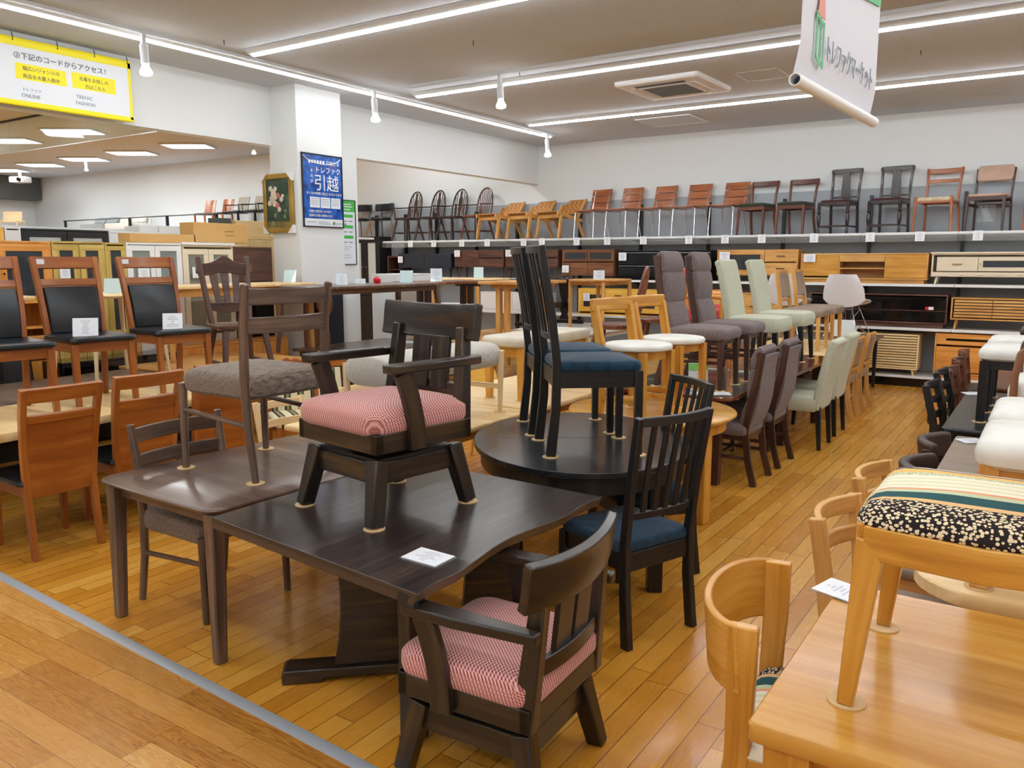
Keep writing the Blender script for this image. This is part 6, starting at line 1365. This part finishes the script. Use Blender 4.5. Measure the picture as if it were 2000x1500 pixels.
bk('cupboard', 6.02, 7.8, 0, 1.99, 'lightoak', [('door', -.88, 0, .05, 1.97, None, 'none'), ('door', 0, .88, .05, 1.97, None, 'none')], 'beige cupboard behind the cardboard box beside the column')
t = thing('long_board', (-9.45, 6.3, 2.03), 0, 'long white counter board running behind the cupboards', 'board'); put('board', MB().bx(-.35, .35, -3.2, 3.4, 0, .03), 'white', t, .004); 
for y in (-3, 0, 3): put('support', MB().bx(-.2, .2, y - .02, y + .02, -2.02, 0), 'white', t)
tag(put('carton', MB().bx(-.02, .19, -.42, .36, 0, .095), 'carton', None, .004, (-8.2, 5.32, 1.887)), 'flat tan carton lying on the white glass cupboard', 'box')
t = thing('carton', (-8.2, 6.10, 1.902), 0, 'tan cardboard box with faint brown print on the cream cupboard', 'box'); put('box', MB().bx(-.06, .19, -.44, .29, 0, .22), 'carton', t, .004)
bars([(-.03 + .014 * k, -.021 + .014 * k, .12, .135) for k in range(9)] + [(-.02 + .014 * k, -.012 + .014 * k, .075, .088) for k in range(8)], t, plain('print_brown', C(150, 112, 62), .8), (.191, 0, 0), (0, 1, 0), (0, 0, 1))
for k, (y0, y1, z0, z1) in enumerate(((5.45, 5.68, 2.022, 2.09), (5.69, 5.99, 2.022, 2.10))): tag(put('white_box', MB().bx(-.15, .15, -(y1 - y0) / 2, (y1 - y0) / 2, 0, z1 - z0), 'white2', None, .004, (-8.85, (y0 + y1) / 2, z0)), 'small white box on the white double cupboard, ' + ('left one', 'right one beside the cardboard box')[k], 'box')
cab('storage_chest', -8.85, 7.24, 1.992, 1.05, .4, .21, 'lightoak', [('door', -.52, 0, .01, .20, None, 'none'), ('door', 0, .52, .01, .20, None, 'none')], 'low beige chest on top of the beige cupboard by the painting', rz=90)
tag(put('gray_panel', MB().bx(-.05, .14, -.10, .10, 0, .23), 'duct', None, .004, (-8.82, 6.58, 1.992)), 'dark gray box end beside the beige chest', 'box')
t = thing('display_rack', (-25, 15.9, 0), 0, 'long pale display rack along the back wall of the neighbouring hall', 'rack'); put('deck', MB().bx(-8, 8, -.6, .6, 2.58, 2.64), 'white', t)
for x in (-7.9, -4, 0, 4, 7.9): put('post', MB().bx(x - .04, x + .04, -.55, .55, 0, 2.58), 'white', t)
inst('redchair', -21.7, 15.75, 2.641, 10, 'red brown board back chair far beyond the cardboard box, left one'); inst('redchair', -20.85, 15.75, 2.641, 10, 'red brown board back chair far beyond the cardboard box, right one')
inst('office', -20.2, 15.8, 2.641, 5, 'office chair far behind the beige chest, left of three', 'office chairs on the far rack'); inst('office', -19.45, 15.8, 2.641, 5, 'office chair far behind the beige chest, middle of three', 'office chairs on the far rack'); inst('office', -18.75, 15.8, 2.641, 5, 'office chair half hidden by the framed painting', 'office chairs on the far rack')
t = thing('display_block', (-24.4, 11.4, 0), 0, 'tall white display block in the neighbouring hall under the pale armchair', 'display block'); put('block', MB().bx(-.6, .6, -.5, .5, 0, 2.2), 'white', t, .004)
inst('lightarm', -24.4, 11.4, 2.201, 45, 'pale wooden armchair high up at the far left')
for k, (x, m_, nm) in enumerate(((-27.4, 'cushg', 'light gray'), (-25.85, 'cushw', 'white'))):
    t = thing('sofa', (x, 15.8, 2.641), 0, nm + ' sofa on the far display rack seen over the sliding cupboard', 'sofa')
    put('seat', seatc(1.5, .8, .22, .06, .06, .02, .04), m_, t); put('backrest', MB().sheet(lambda u, v: ((u - .5) * 1.5, .3 + .08 * v, .24 + .2 * v), 8, 6, .12), m_, t, .03, smooth=60)
    for s in (-1, 1): put('cushion', MB().sheet(lambda u, v: (s * .37 + (u - .5) * .68, .16 + .08 * v, .28 + .22 * v + .02 * math.sin(u * math.pi)), 8, 6, .12), m_, t, .04, smooth=60)
    for s in (-1, 1): put('foot', MB().bx(s * .68 - .03, s * .68 + .03, -.35, .35, 0, .06), 'blackm', t)
t = thing('low_rail', (-25, 15.35, 2.641), 0, 'thin black rail along the front of the far display rack', 'rail'); put('rail', MB().tube([(-4, 0, .42), (4.5, 0, .42)], .02, 8), 'blackm', t)
for x in (-3.9, 0, 2, 4.4): put('post', MB().bx(x - .04, x + .04, -.03, .03, 0, .42), 'blackm', t)
t = thing('hanging_screen', (-32.9, 14.9, 3.97), 0, 'dark gray hanging screen box under the ceiling of the far left corner', 'screen'); put('panel', MB().bx(-.35, .35, -2.2, 1.55, 0, .82), 'duct', t)
t = thing('projector', (-30.6, 14.8, 4.5), 20, 'small white projector hanging beside the dark screen box', 'projector'); put('body', MB().bx(-.3, .3, -.2, .2, -.1, .1), 'white', t, .03); put('lens', MB().turned((.15, -.2, 0), (.15, -.26, 0), [(0, .08), (1, .07)], 14), 'blackg', t); put('mount', MB().bx(-.03, .03, -.03, .03, .1, .30), 'white', t)
# things standing behind the stacked tables
t = thing('leather_bench', (-7.5, 3.15, 0), 90, 'black leather bench behind the gray brown plank table', 'bench'); put('seat', MB().cushion(dense(rrect(1.1, .42, .05)), pad_prof(.14, .04), .02, 5, .34), 'blackl', t); put('backrest', MB().sheet(lambda u, v: ((u - .5) * 1.08, .2 + .05 * v, .42 + .43 * v), 8, 6, .08), 'blackl', t, .02, smooth=60); put('base', MB().bx(-.5, .5, -.18, .18, 0, .34), 'blackm', t)
cab('television_board', -7.62, 4.42, 0, 1.2, .36, .78, 'blackg', [('door', -.59, .59, .42, .76, None, 'none'), ('strip', -.59, .59, .36, .40, 'steel'), ('door', -.59, .59, .02, .34, None, 'none')], 'black television board with a silver line behind the black leather chairs', rz=90)
cab('low_cabinet', -7.78, 5.85, 0, 1.5, .3, .80, 'orange', [('door', -.74, -.37, .05, .78, None, 'none'), ('door', -.37, 0, .05, .78, None, 'none'), ('door', 0, .37, .05, .78, None, 'none'), ('door', .37, .74, .05, .78, None, 'none')], 'orange wood low cabinet seen under the oak stacked table', rz=90)
cab('appliance_cabinet', -7.66, 8.7, 0, .72, .46, 1.52, 'white', [('door', -.35, .35, 1.0, 1.5, None, 'none'), ('door', -.35, .35, .02, .98, None, 'none')], 'tall white cabinet with a red knob behind the oval walnut table', rz=90)
tag(put('red_ball', MB().turned((0, 0, 0), (0, 0, .085), [(0, .03), (.25, .044), (.6, .044), (.85, .028), (1, .004)], 16), 'red', loc=(-6.80, 7.28, 1.431)), 'small red ball on the oval walnut table', 'ball')
cab('kitchen_counter', -7.6, 9.55, 0, .8, .5, 1.02, 'lightoak', [('door', -.39, 0, .05, .98), ('door', 0, .39, .05, .98)], 'pale wood kitchen counter with a white top by the tall white cabinet', rz=90)
tag(put('worktop', MB().bx(-.27, .27, -.42, .42, 0, .04), 'white', None, .004, (-7.6, 9.55, 1.021)), 'white worktop lying on the pale wood kitchen counter', 'worktop')
t = thing('cloth_panel', (-7.495, 7.06, 0), 90, 'dark navy panel standing behind the log slabs', 'panel'); put('panel', MB().bx(-.3, .3, -.035, -.005, 0, 1.38), 'navycab', t)
for k, (y, z, a_, b_) in enumerate(((7.02, 1.18, .13, .16), (6.96, .72, .13, .26), (6.76, .85, .07, .5))):
    q = put('log_slab', MB().prism([(x * (1 + .06 * math.sin(7 * i)), zz) for i, (x, zz) in enumerate(ell(a_, b_, 22))], .03, (0, 0, 0), (0, 1, 0), (0, 0, 1)), 'midwal', None, .004, (-7.435, y, z)); tag(q, 'rough brown wooden slab against the navy panel, ' + ('upper one', 'lower one', 'tall narrow one')[k], 'wood slab')

# ---------------------------------------------------------------- price cards on the tables
card((-1.74, 2.03, .681), .155, .105, -2 + 90 - 90, 88, 'flat price card lying on the dark slab table near its corner')
card((-.40, 2.50, .701), .125, .14, 75, 88, 'flat price card lying on the honey corner table')
card((-3.02, 2.98, .691), .16, .11, 20, 88, 'flat price card lying on the walnut table behind the ladder chair')
card((-5.25, 2.62, .721), .15, .105, 60, 88, 'flat price card on the pale table in front of the left leather chair')
card((-5.27, 3.42, .721), .15, .105, 60, 88, 'flat price card on the pale table between the leather chairs')
card((-5.47, 2.98, 1.192), .16, .125, 48, 14, 'price card standing on the seat of the middle black leather chair', stand=False)
card((-5.50, 3.66, 1.192), .14, .12, 48, 14, 'price card standing on the seat of the third black leather chair', stand=False)
card((-6.75, 3.95, 1.422), .16, .13, 40, 14, 'pale blue card standing on the small round raised table', 'cardblue')
card((-7.45, 6.50, 1.452), .14, .15, 30, 20, 'pale blue card standing on the raised oak table by the column', 'cardblue')
card((-6.72, 6.62, 1.432), .13, .13, 45, 20, 'white price card standing on the raised oval walnut table')
card((-6.85, 7.05, 1.432), .12, .06, 45, 20, 'small low card on the raised oval walnut table by the red ball')
card((-6.75, 7.75, 1.432), .16, .15, 30, 14, 'pale blue card at the far end of the raised oval walnut table', 'cardblue')
card((-6.75, 8.35, 1.432), .15, .17, 45, 14, 'white price card standing on the raised dark plank table')
card((-7.6, 10.45, 1.422), .15, .18, 35, 14, 'white card standing on the large pale round raised table', 'cardblue')
card((-5.5, 10.5, 1.432), .16, .13, 30, 8, 'white price card standing on the raised oval oak table')
t = card((-2.26, 5.99, .706), .15, .21, 33, 6, 'green headed price card standing on the glossy brown table'); m = MB().bx(-.074, .074, -.006, -.002, .155, .205); m.v = [(x, y + (z) * .105, z) for x, y, z in m.v]; put('green_heading', m, 'cardgreen', t)
card((-2.02, 5.86, .706), .14, .10, 33, 88, 'flat price card on the corner of the glossy brown table')
card((-.30, 5.08, .701), .13, .10, 40, 88, 'flat price card lying on the taupe topped table')
card((-.44, 6.95, .701), .14, .10, 30, 88, 'flat price card lying on the black table at its far end')
card((-6.35, 4.02, .701), .18, .08, 20, 80, 'small clear card lying on the gray brown plank table', 'cardblue')
card((-6.5, 7.55, .701), .22, .10, 20, 80, 'clear card lying on the gray walnut table', 'cardblue')
for key, x, y, z, l in (('a', -5.99, 3.10, 1.70, 'middle black leather chair'), ('b', -5.98, 3.74, 1.70, 'third black leather chair')): pass
